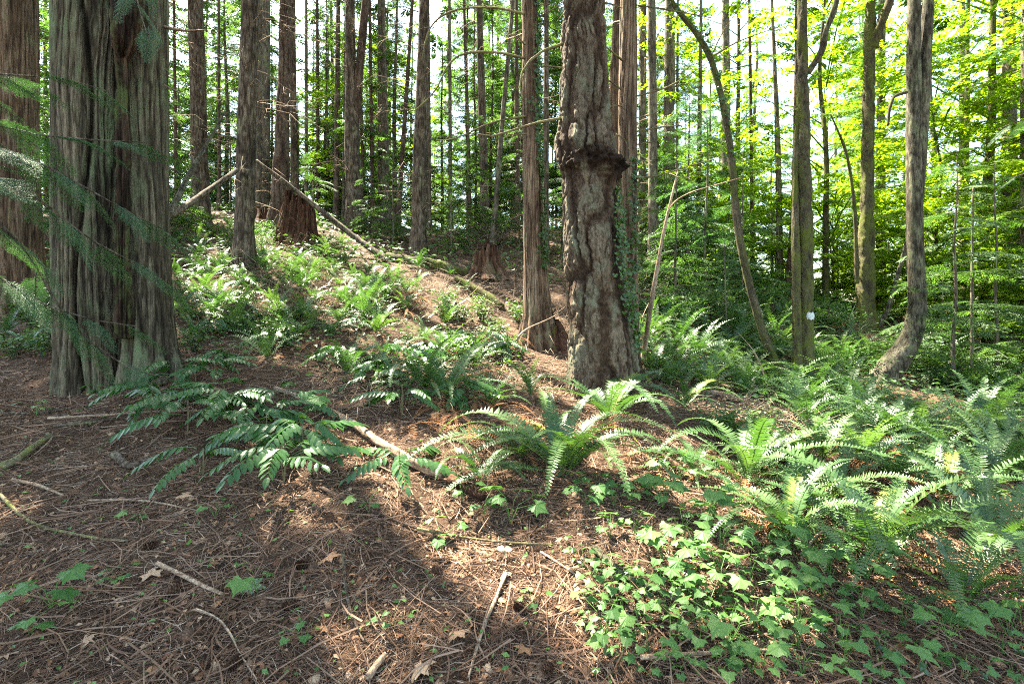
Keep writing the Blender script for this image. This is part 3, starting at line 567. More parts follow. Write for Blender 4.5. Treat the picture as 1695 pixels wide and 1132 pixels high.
limb(dbl, [P(1320, 645, 7.85), P(1319, 540, 7.85), P(1318, 450, 7.85), P(1316, 350, 7.9), P(1316, 250, 7.95), P(1322, 180, 7.9)], [.075, .065, .06, .055, .045, .035], 'mossy', 'trunk', 30, 20, 'moss')
limb(dbl, [P(1337, 122, 7.9), P(1348, 105, 7.8), P(1362, 85, 7.7), P(1366, 55, 7.6), P(1380, 20, 7.5), P(1392, -30, 7.4)], [.05, .045, .05, .04, .042, .03], 'alder', 'limb', 31, 14, 'moss')
ac = Acc(); b0 = P(1341, 523, 7.9)+np.array([.0, -.125, 0]); th_ = np.linspace(-.9, .9, 9)
for z_ in np.linspace(-.055, .055, 5): ac.add(np.stack([np.sin(th_)*.085*(1-.25*abs(z_)/.055), -.12*np.cos(th_)+.12, np.full(9, z_)+.01*np.sin(th_*7)], 1))
Vb = np.concatenate(ac.V); ib = np.arange(4)[:, None]*9+np.arange(8)[None]
link(mk_mesh('paint_blaze', Vb+b0-np.array(dbl.location)+np.array([-.05, -.012, 0]), [np.stack([ib, ib+1, ib+10, ib+9], -1).reshape(-1, 4)], M['paint']), 'paint_blaze', dbl)
mp2, m2p, _ = T_('maple_tree', 'mossy maple with knobbly rings low on its trunk and a fork at the top', 'tree', 11.2, [(1433, 548, 40), (1433, 500, 31), (1432, 440, 31), (1435, 350, 24), (1437, 200, 21), (1440, 60, 20), (1441, 0, 16), (1442, -150, 14)], 'mossy', 'moss', 32, .4, 18, (.035, 36))
limb(mp2, [P(1443, 80, 11.2), P(1450, 60, 11.1), P(1460, 35, 11), P(1472, 5, 10.9), P(1490, -60, 10.8)], [.12, .10, .085, .08, .06], 'mossy', 'limb', 33, 14, 'moss')
limb(mp2, [P(1449, 548, 11.1), P(1468, 520, 11.0), P(1482, 470, 10.9), P(1492, 435, 10.9), P(1505, 380, 10.9), P(1530, 300, 10.8)], [.06, .05, .045, .04, .035, .015], 'alder', 'limb', 34, 12, 'plain')
limb(mp2, [P(1418, 470, 11.1), P(1417, 400, 11.1), P(1414, 330, 11.0), P(1402, 250, 10.9), P(1375, 190, 10.8)], [.05, .04, .035, .03, .012], 'mossy', 'limb', 35, 12, 'moss')
jt, jp, jw = T_('alder_tree', 'grey alder with a hooked J-shaped base and a twin stem above', 'tree', 8.6, [(1448, 612, 50), (1462, 605, 48), (1488, 598, 46), (1510, 578, 42), (1524, 545, 36), (1519, 490, 32), (1514, 400, 30), (1513, 260, 29), (1512, 120, 26), (1513, 0, 24), (1514, -150, 22)], 'alder', 'plain', 36, .1, 21, (.025, 70))
limb(jt, [P(1522, 330, 8.6), P(1526, 240, 8.6), P(1530, 150, 8.6), P(1535, 50, 8.6), P(1539, -60, 8.6), P(1545, -300, 8.6)], [.06, .085, .09, .085, .08, .06], 'alder', 'trunk', 37, 30, 'plain')
limb(jt, [P(1500, 153, 8.5), P(1478, 160, 8.4), P(1472, 180, 8.3), P(1470, 208, 8.3)], [.03, .028, .026, .02], 'mossy', 'limb', 38, 10, 'plain')
T_('conifer_tree', 'slender grey conifer rising between the curved maple and twin maple', 'tree', 15.5, [(1290, 490, 17), (1290, 380, 11), (1288, 250, 10), (1283, 120, 7), (1277, 0, 5), (1275, -100, 4)], 'far', 'plain', 39, .3, 18, (.06, 18), dead=(3, 10, 20, 1.5, 17))
T_('conifer_tree', 'short dark trunk leaning just left of the twin maple, far behind', 'tree', 15.0, [(1304, 495, 20), (1310, 440, 15), (1315, 350, 12), (1318, 200, 10)], 'redfir', 'plain', 40, .3, 16, (.06, 18))
T_('maple_tree', 'thin dark understorey maple at the right, nearer than its bright leaves', 'tree', 8.8, [(1608, 640, 7), (1609, 520, 6), (1609, 420, 5), (1611, 310, 4)], 'far', 'plain', 41, .1, None, (.05, 10), canopy=False)
T_('alder_tree', 'straight mid-distance trunk seen between ringed maple and J-shaped alder', 'tree', 19.0, [(1458, 540, 22), (1458, 400, 18), (1458, 200, 15), (1460, 0, 13)], 'alder', 'plain', 42, .2, 22, (.08, 18))
# slim conifers of the ridge, each its own look in words
RIDGE = [(507, 395, 0, 6, 20, 'thread-thin conifer second right of the dark reddish fir'), (527, 395, 2, 6, 22, 'thin greenish conifer midway between reddish fir and forked conifer'),
         (556, 385, 560, 9, 17.5, 'slim straight conifer next left of the forked conifer'), (568, 385, 572, 5, 21, 'very thin conifer squeezed against the left of the forked conifer'),
         (617, 380, 612, 6, 17, 'slim conifer next right of the forked conifer'), (629, 378, 628, 8, 18, 'left stem of the close reddish pair right of the forked conifer'),
         (641, 376, 633, 11, 17.5, 'right and thicker stem of the close reddish pair on the ridge'), (658, 372, 683, 7, 16.5, 'slim conifer leaning right, left of the mossy footed one'),
         (711, 400, 709, 6, 17, 'thin greenish conifer close right of the mossy footed conifer'), (746, 395, 744, 6, 19, 'thin conifer with many dry twigs between mossy footed conifer and low stump'),
         (779, 390, 768, 6, 19, 'thin leaning conifer left of the dark trunk above the low stump'), (803, 385, 793, 13, 16, 'dark conifer trunk rising behind the low red stump'),
         (815, 400, 850, 8, 14, 'leaning bare trunk between low stump and ivy cedar'), (856, 380, 855, 7, 17, 'thin dark conifer just left of the ivy cedar'),
         (903, 380, 905, 9, 12.5, 'slim trunk showing between ivy cedar and burled fir'), (426, 380, 430, 12, 16, 'trunk half hidden behind the tan spotted conifer'),
         (292, 340, 288, 6, 15, 'thin leaning trunk beside the right edge of the massive cedar'), (363, 350, 362, 6, 18, 'thin trunk between grey straight conifer and tan spotted one'),
         (1120, 430, 1122, 5, 18, 'thin pale trunk right of the two upright conifers'), (1246, 460, 1240, 6, 17, 'thin conifer behind the top of the curved maple')]
for k_, (xb, yb, xt, w_, Y_, lab) in enumerate(RIDGE):
    xt = xt if xt > 10 else xb-xt
    T_('conifer_tree', lab, 'tree', Y_, [(xb, yb, w_*1.7), (xb+(xt-xb)*.15, yb-55, w_*1.1), ((xb+xt)/2, 190, w_), (xt, 0, w_*.8), (xt+(xt-xb)*.2, -120, w_*.7)],
       ['far', 'redfir', 'hemlock'][k_ % 3], 'plain', 100+k_, .25, 18+k_ % 6, (.12, 12), dead=(.5, 11, 26, 1.5, 200+k_), group='slim conifers along the ridge')

# branches given one by one
for k_, (t_, Y_, q, r0) in enumerate([
    (ivt, 7.9, [(868, 24), (830, 14), (790, 12), (745, 18), (715, 38), (703, 70), (698, 100)], .020), (ivt, 7.9, [(868, 97), (830, 88), (790, 86), (757, 92), (738, 112), (725, 145), (705, 168), (686, 184)], .022),
    (ivt, 7.9, [(870, 193), (835, 198), (800, 208), (770, 224), (740, 233), (722, 232)], .017), (ivt, 7.8, [(872, 222), (850, 224), (835, 222), (822, 226)], .011), (ivt, 7.8, [(869, 75), (858, 62), (848, 58)], .014),
    (fir, 5.9, [(932, 73), (900, 84), (878, 100), (864, 120), (860, 145), (866, 165)], .020), (fir, 5.9, [(930, 196), (895, 202), (860, 212), (835, 220), (815, 226), (790, 222)], .018), (fir, 5.9, [(930, 113), (915, 111), (897, 110)], .013),
    (fir, 5.85, [(1000, 5), (1015, 8), (1030, 14)], .012), (red, 6.8, [(1056, 10), (1090, 14), (1140, 23), (1182, 31)], .012), (red, 6.8, [(1030, 100), (1015, 88), (1003, 78)], .016), (red, 6.8, [(1028, 148), (1014, 138), (1004, 131)], .014),
    (red, 6.7, [(1053, 218), (1085, 212), (1120, 208), (1162, 207)], .013), (red, 6.7, [(1053, 295), (1090, 292), (1130, 278), (1182, 264)], .013), (red, 6.7, [(1053, 240), (1070, 237), (1088, 234)], .011),
    (red, 6.7, [(1052, 160), (1100, 148), (1140, 125), (1170, 105)], .011), (red, 6.7, [(1052, 352), (1075, 346), (1092, 347)], .012), (red, 6.7, [(1054, 195), (1080, 190), (1096, 180)], .009), (red, 6.8, [(1030, 176), (1018, 175), (1005, 178)], .012),
    (red, 6.6, [(1020, 222), (1035, 232), (1042, 250)], .009), (mp1, 7.9, [(1178, 95), (1215, 72), (1245, 60), (1290, 45)], .014), (mp1, 7.9, [(1180, 88), (1190, 65), (1205, 40), (1230, 5)], .012)]):
    pts = [P(a_, b_, Y_-.25*j_/len(q)) for j_, (a_, b_) in enumerate(q)]
    limb(t_, pts, np.linspace(r0, r0*.4, len(pts)), 'mossbranch', 'branch', 300+k_, 8, 'moss', 7 if len(q) > 3 else 1, .22)

# ivy on trunks
LEAF_IVY = lobed(.045, 5, .25, droop=.1)
def ivy(t_, pts, wd, z0, z1, n, a0, spread, seed):
    r_ = np.random.default_rng(seed); zz = [p[2] for p in pts]; o0 = np.array(t_.location); z = r_.uniform(z0, z1, n)+o0[2]
    c_ = np.stack([np.interp(z, zz, [p[k_] for p in pts]) for k_ in range(3)], 1); rad = np.interp(z, zz, wd)*1.06+.015
    az = a0+.25*np.sin(z*2.2)+r_.normal(0, spread, n); nrm = np.stack([np.cos(az), np.sin(az), np.zeros(n)], 1); pos = c_+nrm*(rad+r_.uniform(0, .05, n))[:, None]-o0
    d = np.stack([r_.normal(0, .5, n), r_.normal(0, .5, n), -np.ones(n)], 1); ac = Acc(); ac.add(*stamp(LEAF_IVY, frames(pos, d, nrm+r_.normal(0, .3, (n, 3)), r_.uniform(.5, 1.2, n)), .4))
    link(ac.mesh('ivy', M['ivy']), 'ivy', t_)
ivy(ivt, ivp, ivw, 1.2, 9, 1500, -.5, .35, 1); ivy(fir, fp, fw, .5, 2.6, 430, -.5, .17, 2); ivy(red, rp, rw, .4, 3.0, 260, -1.2, .5, 3); ivy(mp1, m1p, m1w, 3.5, 6.5, 160, -1.2, 1, 4)

# ------------------------------------------------------------------ canopy added for shade, crown by crown, with gaps shaped for sun patches
LIT = [(430, 470, 2.0, 1.9), (520, 455, 1.9, 1.6), (600, 440, 1.2, 1.1), (360, 520, .9, .7), (720, 500, 1.0, .9), (800, 545, .9, .7), (680, 470, .9, .8), (850, 600, .8, .6), (900, 540, .8, .7), (640, 860, .28, .20), (720, 900, .30, .20), (560, 800, .25, .15),
        (1010, 660, .5, .4), (930, 640, .5, .3), (1120, 870, .42, .35), (1200, 830, .35, .3), (1130, 730, .6, .4), (1240, 720, .6, .35), (1320, 735, .5, .3), (1480, 745, .6, .45), (1440, 860, .5, .35), (1560, 930, .4, .3), (1640, 950, .35, .3), (1350, 880, .35, .3), (940, 760, .5, .35), (1600, 560, 2, 1.6), (1450, 520, 1.6, 1.5), (1300, 520, 1.2, 1.0), (1150, 590, .8, .7), (1180, 520, 1.0, .8), (1260, 560, .7, .5), (1120, 560, .5, .4), (1420, 620, .6, .5), (1550, 680, .6, .5), (1350, 560, .5, .5), (1560, 770, .6, .4),
       (1640, 830, .5, .35), (1420, 740, .4, .3), (20, 470, .9, .7), (20, 530, .6, .5), (1310, 1010, .25, .2), (1240, 940, .25, .2), (940, 730, .4, .3), (600, 620, .35, .3), (470, 400, 1.0, 1.0), (560, 400, 1.0, 1.0), (1640, 640, 1.2, .9), (1390, 700, .5, .3), (870, 350, 1.6, 1.5), (1500, 870, .35, .25), (1050, 940, .25, .2)]
LIT += [(px, py, .05, .05) for px, py in ((440, 830), (500, 905), (830, 985), (985, 870), (350, 760), (250, 880), (590, 1090), (120, 800), (1000, 930))]
LG = [(G(px, py)[0], rx, ry) for px, py, rx, ry in LIT]
extra_trees = [(-9, 3), (-13, 9), (-6, -3), (4, -4), (9, 2), (13, 7), (-16, 16), (-11, 22), (-5, 27), (3, 25), (9, 21), (15, 15), (-20, 24), (20, 22), (-14, 30), (-1, 34), (8, 31), (-8, 11), (-3.6, 20), (5.5, 17.5), (12, 11.5)]  # added conifers, many out of view, put in for their shade
for k_, (x, y) in enumerate(extra_trees):
    z = float(H(x, y)); t_ = thing('conifer_tree', 'tall conifer added so its boughs shade the clearing', 'tree', (x, y, z), 'tall conifers added for shade around the clearing')
    pts = [np.array([x, y, z-.1]), np.array([x+.1, y, z+8]), np.array([x, y+.2, z+24])]; wd = [.22, .17, .04]
    V, T, Q, h = tube(pts, wd, step=.25, nseg=14, style='plain', seed=400+k_, flare=.25); link(mk_mesh('trunk', V-np.array(t_.location), [T, Q], M['far'], None, True, h=h), 'trunk', t_)
    dead_branches(t_, pts, wd, 1, 11, 30, 1.5, 420+k_); TRUNKS.append((x, y, t_, pts, wd))
NC = 24000
cx_ = U(-30, 20, NC); cy_ = U(-6, 38, NC); cz_ = H(cx_, cy_) + 9 + 15*U(0, 1, NC)**1.0
txy = np.array([(a_[0], a_[1]) for a_ in TRUNKS]); d2 = (cx_[:, None]-txy[:, 0])**2+(cy_[:, None]-txy[:, 1])**2; own = d2.argmin(1); dist = np.sqrt(d2.min(1))
keep = dist < 4.2
# where the shadow of each bough lands
azc = np.arctan2(cy_-txy[own, 1], cx_-txy[own, 0])+U(-.5, .5, NC)
mx_, my_ = cx_+.33*np.cos(azc), cy_+.33*np.sin(azc); gxp, gyp, gzp = mx_.copy(), my_.copy(), H(mx_, my_)
for _ in range(6):
    t_h = (cz_-gzp)/SUN[2]; gxp = mx_-SUN[0]*t_h; gyp = my_-SUN[1]*t_h; gzp = H(gxp, gyp)
for (p_, rx, ry) in LG: keep &= ~((((gxp-p_[0])/(rx+.30))**2+((gyp-p_[1])/(ry+.30))**2) < 1)  # boughs left out wherever they would shade a chosen sun patch
ppx, ppy = pix(np.stack([gxp, np.maximum(gyp, .5), gzp], 1)); behind = gyp < .5
frac = np.full(NC, .45)                               # share of the floor the sun reaches
frac[(ppx < 600) & (ppy > 590)] = .08; frac[(ppx < 1050) & (ppy > 830)] = .10; frac[(ppx >= 1050) & (ppy > 850)] = .18
frac[inpoly(ppx, ppy, [(290, 400), (620, 390), (900, 470), (930, 640), (700, 620), (330, 560)])] = .80
frac[inpoly(ppx, ppy, [(1000, 640), (1300, 640), (1695, 720), (1695, 860), (1300, 830), (1000, 720)])] = .64
frac[inpoly(ppx, ppy, [(0, 420), (90, 420), (90, 600), (0, 600)])] = .5
frac[(gxp > 7) | (gyp > 19)] = .9; frac[behind] = .3
ptn = .6*pn2(gxp+300, gyp+300, .70, 31)+.4*pn2(gxp+300, gyp+300, .30, 32); order = np.argsort(np.argsort(ptn))/NC
keep &= order > frac
Mc = frames(np.stack([cx_, cy_, cz_], 1), np.stack([np.cos(azc), np.sin(azc), U(-.3, .1, NC)], 1), (0, 0, 1), U(.45, .9, NC), U(-.4, .4, NC))
for k_, (x, y, t_, pts, wd) in enumerate(TRUNKS):
    s_ = keep & (own == k_); ids = np.where(s_)[0]
    if len(ids) < 3: continue
    ac = Acc(); mm = Mc[ids].copy(); mm[:, :3, 3] -= np.array(t_.location); ac.add(*stamp(B_CAN[k_ % 2], mm, .25))
    for q in ids[::3]:                               # limbs reach the boughs
        c_ = np.array([cx_[q], cy_[q], cz_[q]]); zq = c_[2]-.5; b = np.array([x, y, zq]); ac.add(*strip(np.stack([b, (b+c_)/2+[0, 0, .1], c_])-np.array(t_.location), np.array([.03, .02, .008]))[:3], tint=0.)
    link(ac.mesh('crown', M['canopy']), 'crown', t_)

# ------------------------------------------------------------------ forest behind: copies with their own trunks
def proto_tree(name, label, cat, crown, Ht, r0, bmat, group, wob=.1, dead=True, seed=1):
    t_ = thing(name, label, cat, (0, 0, 0), group); r_ = np.random.default_rng(seed)
    pts = [np.array([r_.normal(0, wob)*(k_ > 0), r_.normal(0, wob)*(k_ > 0), -.15+Ht*k_/5]) for k_ in range(6)]; wd = r0*np.array([1.25, .95, .8, .62, .4, .08])
    V, T, Q, h = tube(pts, wd, step=max(.12, Ht/90), nseg=12, style='plain', seed=seed, flare=.25); link(mk_mesh('trunk', V, [T, Q], M[bmat], None, True, h=h), 'trunk', t_)
    if dead: dead_branches(t_, pts, wd, .5, Ht*.4, 34, 1.3, seed+7, r=.007)
    link(crown, 'crown', t_); return t_
PROT = [proto_tree('conifer_tree', 'tall conifer of the forest beyond the ridge with trailing green boughs', 'tree', CR_FAR[k_], 26, [.2, .17, .13, .22, .12][k_], ['far', 'hemlock', 'redfir', 'far', 'hemlock'][k_], 'conifers beyond the ridge', .12, True, 500+k_) for k_ in range(5)]
used = [0]*20
def put(protos, idx, x, y, s, label=None):
    k_ = idx % len(protos); pr = protos[k_]; z = float(H(x, y)); rz = float(U(0, 6.28))
    if not pr.get('_used'):
        pr['_used'] = 1; pr.location = (x, y, z); pr.rotation_euler = (0, 0, rz); pr.scale = (s,)*3
        if label: pr['label'] = label
        return pr
    c = copy_thing(pr, (x, y, z), rz, s, label); return c
def region(n, xr, yr, dmin, avoid=()):
    res = []
    for _ in range(6000):
        if len(res) >= n: break
        x, y = float(U(*xr)), float(U(*yr))
        if all((x-a_)**2+(y-b_)**2 > dmin**2 for a_, b_ in res) and all((x-a_)**2+(y-b_)**2 > r_*r_ for a_, b_, r_ in avoid): res.append((x, y))
    return res
def shades(x, y, s, top=26, rad=2.6):
    z = float(H(x, y)); k = 1/math.tan(SUN_EL)
    for h_ in np.arange(5, top*s, 1.5):
        for (p_, rx, ry) in LG:
            d_ = (z+h_-p_[2])*k; sx, sy = x+math.sin(-SUN_AZ)*d_, y-math.cos(SUN_AZ)*d_
            if p_[1] > 3 and (sx-p_[0])**2+(sy-p_[1])**2 < (rad*(1-h_/(top*s)*.7)+rx*.5)**2: return True
    return False
cnt = 0
for (x, y) in region(78, (-52, 34), (25, 64), 2.9):
    if abs(x) < y*1.12+2 and not shades(x, y, 1): put(PROT, cnt, x, y, float(U(.8, 1.1))); cnt += 1
for (x, y) in region(10, (-22, -11), (11, 20), 3.0): put(PROT, cnt, x, y, float(U(.45, .6)), 'leafy conifer on the bank behind the left edge cedar'); cnt += 1
for (x, y) in [(4.2, 24.), (8.3, 25.5), (1.5, 25.)]: put(PROT, cnt, x, y, float(U(.7, .95)), 'green conifer with low boughs standing on the far slope'); cnt += 1
for (x, y) in region(40, (-18, 4), (16.5, 30), 1.9):
    s_ = float(U(.38, .6))
    if not shades(x, y, s_, 26, 2.0): put(PROT, cnt, x, y, s_, 'young conifer filling the gaps between the ridge trunks'); cnt += 1
PM = [proto_tree('maple_tree', 'bright maple with layered sunlit leaves in the right-hand woods', 'tree', CR_MAP[k_], [13, 8, 16, 4.5][k_]*.97, [.09, .05, .12, .025][k_], 'mossy', 'bright maples in the woods to the right', .15, False, 600+k_) for k_ in range(4)]
cnt = 0
for (x, y, k_) in [(13.6, 12.8, 0), (13.5, 14, 2), (9.2, 14.5, 0), (7.8, 17.5, 2), (12, 18.5, 2), (16.5, 18, 2), (18, 13.5, 0), (15.5, 10.8, 0), (6.3, 22, 0), (10.5, 23, 2), (15, 24, 2), (20, 24, 2), (24, 18, 2), (13.3, 11.0, 1), (12.9, 9.2, 1), (7.3, 13.4, 1), (9.9, 15.2, 3), (12.3, 14.4, 1), (13.4, 11.6, 1),
                   (19, 30, 2), (12, 29, 2), (26, 27, 2), (5.0, 17.2, 1), (6.6, 15.0, 3), (11.9, 8.3, 3), (21, 10, 0), (12.2, 10.0, 3), (11.6, 13.6, 3), (-9, 30, 2), (-5.5, 21.5, 1)]:
    if shades(x, y, 1, [13, 8, 16, 4.5][k_], 3.5): continue
    lab = None if x > 4 else 'bright green maple glowing between the conifer trunks of the ridge'
    put(PM, k_, x, y, float(U(.9, 1.12)), lab)
PS = []
for k_, (cr, Ht) in enumerate(zip(CR_SAP, (2.4, 4.2, 5.5))):
    PS.append(proto_tree('conifer_sapling', 'young hemlock with flat pale sprays on the slope', 'sapling', cr, Ht, .02+.012*k_, 'far', 'young hemlocks on the slope', .03, False, 700+k_))
SAPS = [(650, 405, 0, 'knee-high pale hemlock beside the crest left of the mossy footed conifer'), (745, 425, 0, 'small hemlock between the mossy footed conifer and low stump'), (775, 400, 1, 'bushy young hemlock behind the low stump'),
        (1120, 500, 1, 'young hemlock on the shaded slope right of the burled fir'), (1170, 480, 2, 'taller young hemlock on the shaded slope'), (1230, 500, 1, 'young hemlock behind the curved maple'), (1140, 440, 2, 'tall young hemlock at the top of the shaded slope'), (1100, 430, 1, 'young hemlock below the two upright conifers'),
        (1580, 640, 1, 'young hemlock right of the J-shaped alder'), (1650, 620, 1, 'young hemlock near the right edge by the bare soil'), (1690, 600, 2, 'young hemlock cut by the right edge'), (1560, 580, 0, 'small hemlock beyond the J-shaped alder'), (280, 400, 1, 'young hemlock right of the massive cedar on the bank'),
        (50, 420, 1, 'young hemlock on the left bank'), (520, 390, 0, 'small hemlock right of the tall rotten stump'), (1200, 560, 0, 'small hemlock among ferns left of the curved maple'), (860, 410, 1, 'young hemlock left of the ivy cedar'), (930, 420, 1, 'young hemlock between ivy cedar and burled fir'),
        (1380, 500, 1, 'young hemlock between twin maple and ringed maple'), (1350, 470, 2, 'taller young hemlock behind the twin maple'), (610, 390, 0, 'small hemlock right of the forked conifer')]
for px, py, k_, lab in SAPS:
    p_ = G(px, py)[0]; put(PS, k_, p_[0], p_[1], float(U(.8, 1.1)), lab)
for k_, (px, py) in enumerate([(700, 380), (820, 380), (440, 370), (380, 365), (240, 360), (960, 400), (1060, 405), (560, 376), (100, 370)]):
    x, y = (px-CX)/F_PX*21, 21+k_ % 3; put(PS, 1+k_ % 2, x, y, float(U(.9, 1.3)), 'young hemlock just over the crest of the ridge')
for (x, y) in region(26, (6, 26), (15, 30), 1.8):
    if x < y*1.1: put(PS, int(rng.integers(0, 3)), x, y, float(U(.8, 1.3)), 'young hemlock low in the bright woods on the right')
for (x, y) in region(12, (6, 26), (15, 30), 2.6):
    if x < y*1.1: put(PM, 3, x, y, float(U(.8, 1.2)), 'low bright maple bush in the woods to the right')
for pr in PROT+PM+PS:
    if pr.get('_used'): del pr['_used']

exec_marker = True
# ------------------------------------------------------------------ stumps and logs
def stump(name, label, px, py, Y, path, mat, seed, flare=.5, jag=.45, res=(.02, 90)):
    base = np.array([(px-CX)/F_PX*Y, Y, 0.]); base[2] = H(base[0], base[1]); t_ = thing(name, label, 'stump', base)
    for k_, (q, m_) in enumerate(path):
        pts = [base+np.array([dx, 0, z]) for dx, z, r_ in q]; rr = [r_ for *_, r_ in q]
        def rag(R0, hh, th, ss, Q, sd=seed+k_, top=q[-1][1]):
            zr = (ss/ss.max()); lim = 1-jag*(.6*pnoise(th/(2*np.pi), ss*0, 9, 1, sd)+.6*pnoise(th/(2*np.pi), ss*0, 31, 1, sd+1)); cut = zr > lim
            R0 = np.where(cut, R0*.15, R0)*(1+.35*(pnoise(th/(2*np.pi), ss, 8, .5, sd+3)-.5)); return R0, hh*np.where(cut, .3, 1)
        V, T, Q, h = tube(pts, rr, step=res[0], nseg=res[1], style='rot', seed=seed+k_, flare=flare, extra=rag, depth=.06)
        link(mk_mesh('stump_wood', V-base, [T, Q], M[m_], None, True, h=h), 'stump_wood', t_)
    return t_
stump('tree_stump', 'tall splintered red stump with a dark rotten half, on the ridge', 482, 400, 12.6,
      [([(-.05, -.2, .30), (-.03, .5, .24), (0, 1.0, .20), (0, 1.42, .17)], 'rotwood'), ([(.32, -.2, .36), (.33, .5, .27), (.33, 1.0, .22), (.30, 1.38, .20)], 'rotdark')], 'rotwood', 801)
stump('tree_stump', 'low shredded red stump on the crest below the dark trunk', 806, 448, 11.3, [([(0, -.15, .40), (0, .25, .27), (0, .8, .22)], 'rotwood')], 'rotwood', 811)
stump('tree_stump', 'dark root mound between tan conifer and reddish fir', 436, 385, 14.5, [([(0, -.2, .5), (0, .2, .34), (0, .7, .15)], 'rotdark')], 'rotdark', 815, .6, .4)
stump('mossy_stump', 'small round mossy stump among ferns in the sunny patch', 393, 530, 7.9, [([(0, -.1, .24), (0, .2, .23), (0, .38, .20)], 'mossy')], 'mossy', 821, .1, .12)
stump('tree_stump', 'rotten root flare at the foot of the ivy cedar', 925, 575, 7.9, [([(0, -.15, .24), (-.03, .2, .13), (-.1, .55, .05)], 'rotdark')], 'rotdark', 831)
def log(name, label, pts, rr, mat, style='plain', seed=1, nseg=20, step=.04, cat='log', extra=None):
    o = tube_obj(name, pts, rr, M[mat], style=style, seed=seed, nseg=nseg, step=step); return tag(o, label, cat)
def onG(q, lift=.04): g_ = G([a_[0] for a_ in q], [a_[1] for a_ in q]); g_[:, 2] += lift; return g_
log('fallen_log', 'long pole trunk leaning down the ridge across the tall stump', [P(424, 266, 11.8), P(470, 300, 11.9), P(530, 348, 12.0), P(590, 395, 11.9), P(640, 430, 11.4)], [.035, .05, .06, .07, .08], 'hemlock', seed=840)
log('fallen_log', 'long mossy log lying along the crest below the low stump', onG([(640, 432), (700, 440), (770, 455), (830, 466)], .07), [.12, .12, .11, .09], 'mossy', 'moss', 841)
log('fallen_log', 'short mossy log on the slope below the crest log', onG([(755, 468), (790, 488), (815, 500), (830, 512)], .05), [.06, .07, .08, .07], 'mossy', 'moss', 842)
log('fallen_log', 'bare leaning pole between massive cedar and tan conifer', [P(284, 357, 8.8), P(320, 333, 9.4), P(392, 282, 10.6)], [.06, .055, .045], 'hemlock', seed=843)
log('leaning_branch', 'crooked dark branch rising beside the massive cedar', [P(272, 372, 5.9), P(295, 325, 6.2), P(318, 280, 6.6), P(345, 235, 7.0), P(373, 185, 7.3)], [.036, .034, .028, .024, .014], 'alder', seed=844, cat='branch')
fl = onG([(455, 652), (500, 668), (545, 690), (590, 715), (625, 742), (665, 765), (705, 785), (735, 795)], .05)
log('fallen_log', 'slender barkless log angling down to the big central fern', fl, [.021, .025, .029, .033, .037, .041, .045, .047], 'deadwood', 'plain', 845, 24, .015)
log('fallen_log', 'rotting log end lying hidden beside the big central fern', onG([(745, 800), (775, 820), (800, 836)], .03), [.04, .036, .03], 'rotdark', 'plain', 846)
log('fallen_log', 'sun-bleached log on the brow right of the burled fir', onG([(1175, 655), (1230, 668), (1285, 690), (1340, 705), (1395, 722)], .05), [.035, .05, .05, .045, .03], 'deadwood', 'plain', 847)
log('mossy_log', 'thin mossy log crossing under the ferns on the right', onG([(1320, 705), (1380, 728), (1430, 750)], .06), [.035, .035, .02], 'mossbranch', 'moss', 848)
log('dead_sapling', 'pale dead sapling leaning right beside the slim cedar', [G(1062, 600)[0]-[0, 0, .1], P(1075, 520, 6.9), P(1085, 460, 6.9), P(1097, 390, 6.9), P(1110, 332, 6.9), P(1122, 285, 6.9)], [.035, .034, .03, .024, .018, .008], 'deadwood', seed=849, cat='sapling')
log('dead_branch', 'long pale dead branch reaching right from the leaning sapling', [P(1105, 350, 6.9), P(1118, 330, 6.8), P(1150, 316, 6.7), P(1190, 305, 6.5), P(1230, 293, 6.4)], [.010, .009, .008, .006, .003], 'deadwood', seed=850, cat='branch')
log('dead_log', 'dark log on bare soil at the right edge', onG([(1620, 632), (1660, 640), (1700, 648)], .1), [.09, .1, .1], 'rotdark', seed=851)
# fine dead brush
def brush(name, label, px, py, w_, h_, n, seed, mat='deadwood', Lr=(.2, .6), r=.004, kind=None):
    r_ = np.random.default_rng(seed); base = G(px, py)[0]; ac = Acc()
    for _ in range(n):
        x, y = base[0]+r_.normal(0, w_), base[1]+r_.normal(0, w_*.7); b = np.array([x, y, float(H(x, y))])-base; b[2] += abs(r_.normal(0, h_))*.6
        d = r_.normal(0, 1, 3); d[2] = abs(d[2])*.6*h_/.3; d /= np.linalg.norm(d); l_ = r_.uniform(*Lr); q = [b, b+d*l_*.35+r_.normal(0, .03, 3), b+d*l_*.7+r_.normal(0, .05, 3), b+d*l_+[0, 0, -.15*l_]]
        ac.add(*strip(np.array(q), r*np.array([1, .8, .6, .3]))[:3], tint=r_.uniform(.2, 1))
    o = link(ac.mesh(name, M[mat], True), name, None, base); return tag(o, label, 'brush', kind='stuff')
brush('dead_brush', 'tangle of bleached twigs at the foot of the tall stump', 470, 425, .7, .25, 260, 860)
brush('dead_brush', 'bleached twig tangle on the crest right of the low stump', 845, 400, .9, .55, 420, 861)
brush('dead_brush', 'dry twig heap by the roots of the ivy cedar', 940, 560, .5, .3, 260, 862, Lr=(.2, .7))
brush('dead_brush', 'bleached twigs strewn over the sunny slope left of ivy cedar', 850, 620, .6, .08, 360, 863, Lr=(.15, .5), r=.003)
brush('dead_brush', 'dry twig heap along the sun-bleached log', 1270, 700, .6, .10, 360, 864, Lr=(.15, .6), r=.003)
brush('dead_brush', 'brown brushy twigs on the bank left of the massive cedar', 40, 400, 1.4, .4, 420, 865, Lr=(.3, .9))
brush('dead_brush', 'dry twigs caught on the slope above the central fern', 640, 660, .6, .12, 300, 866, Lr=(.15, .5), r=.0028)
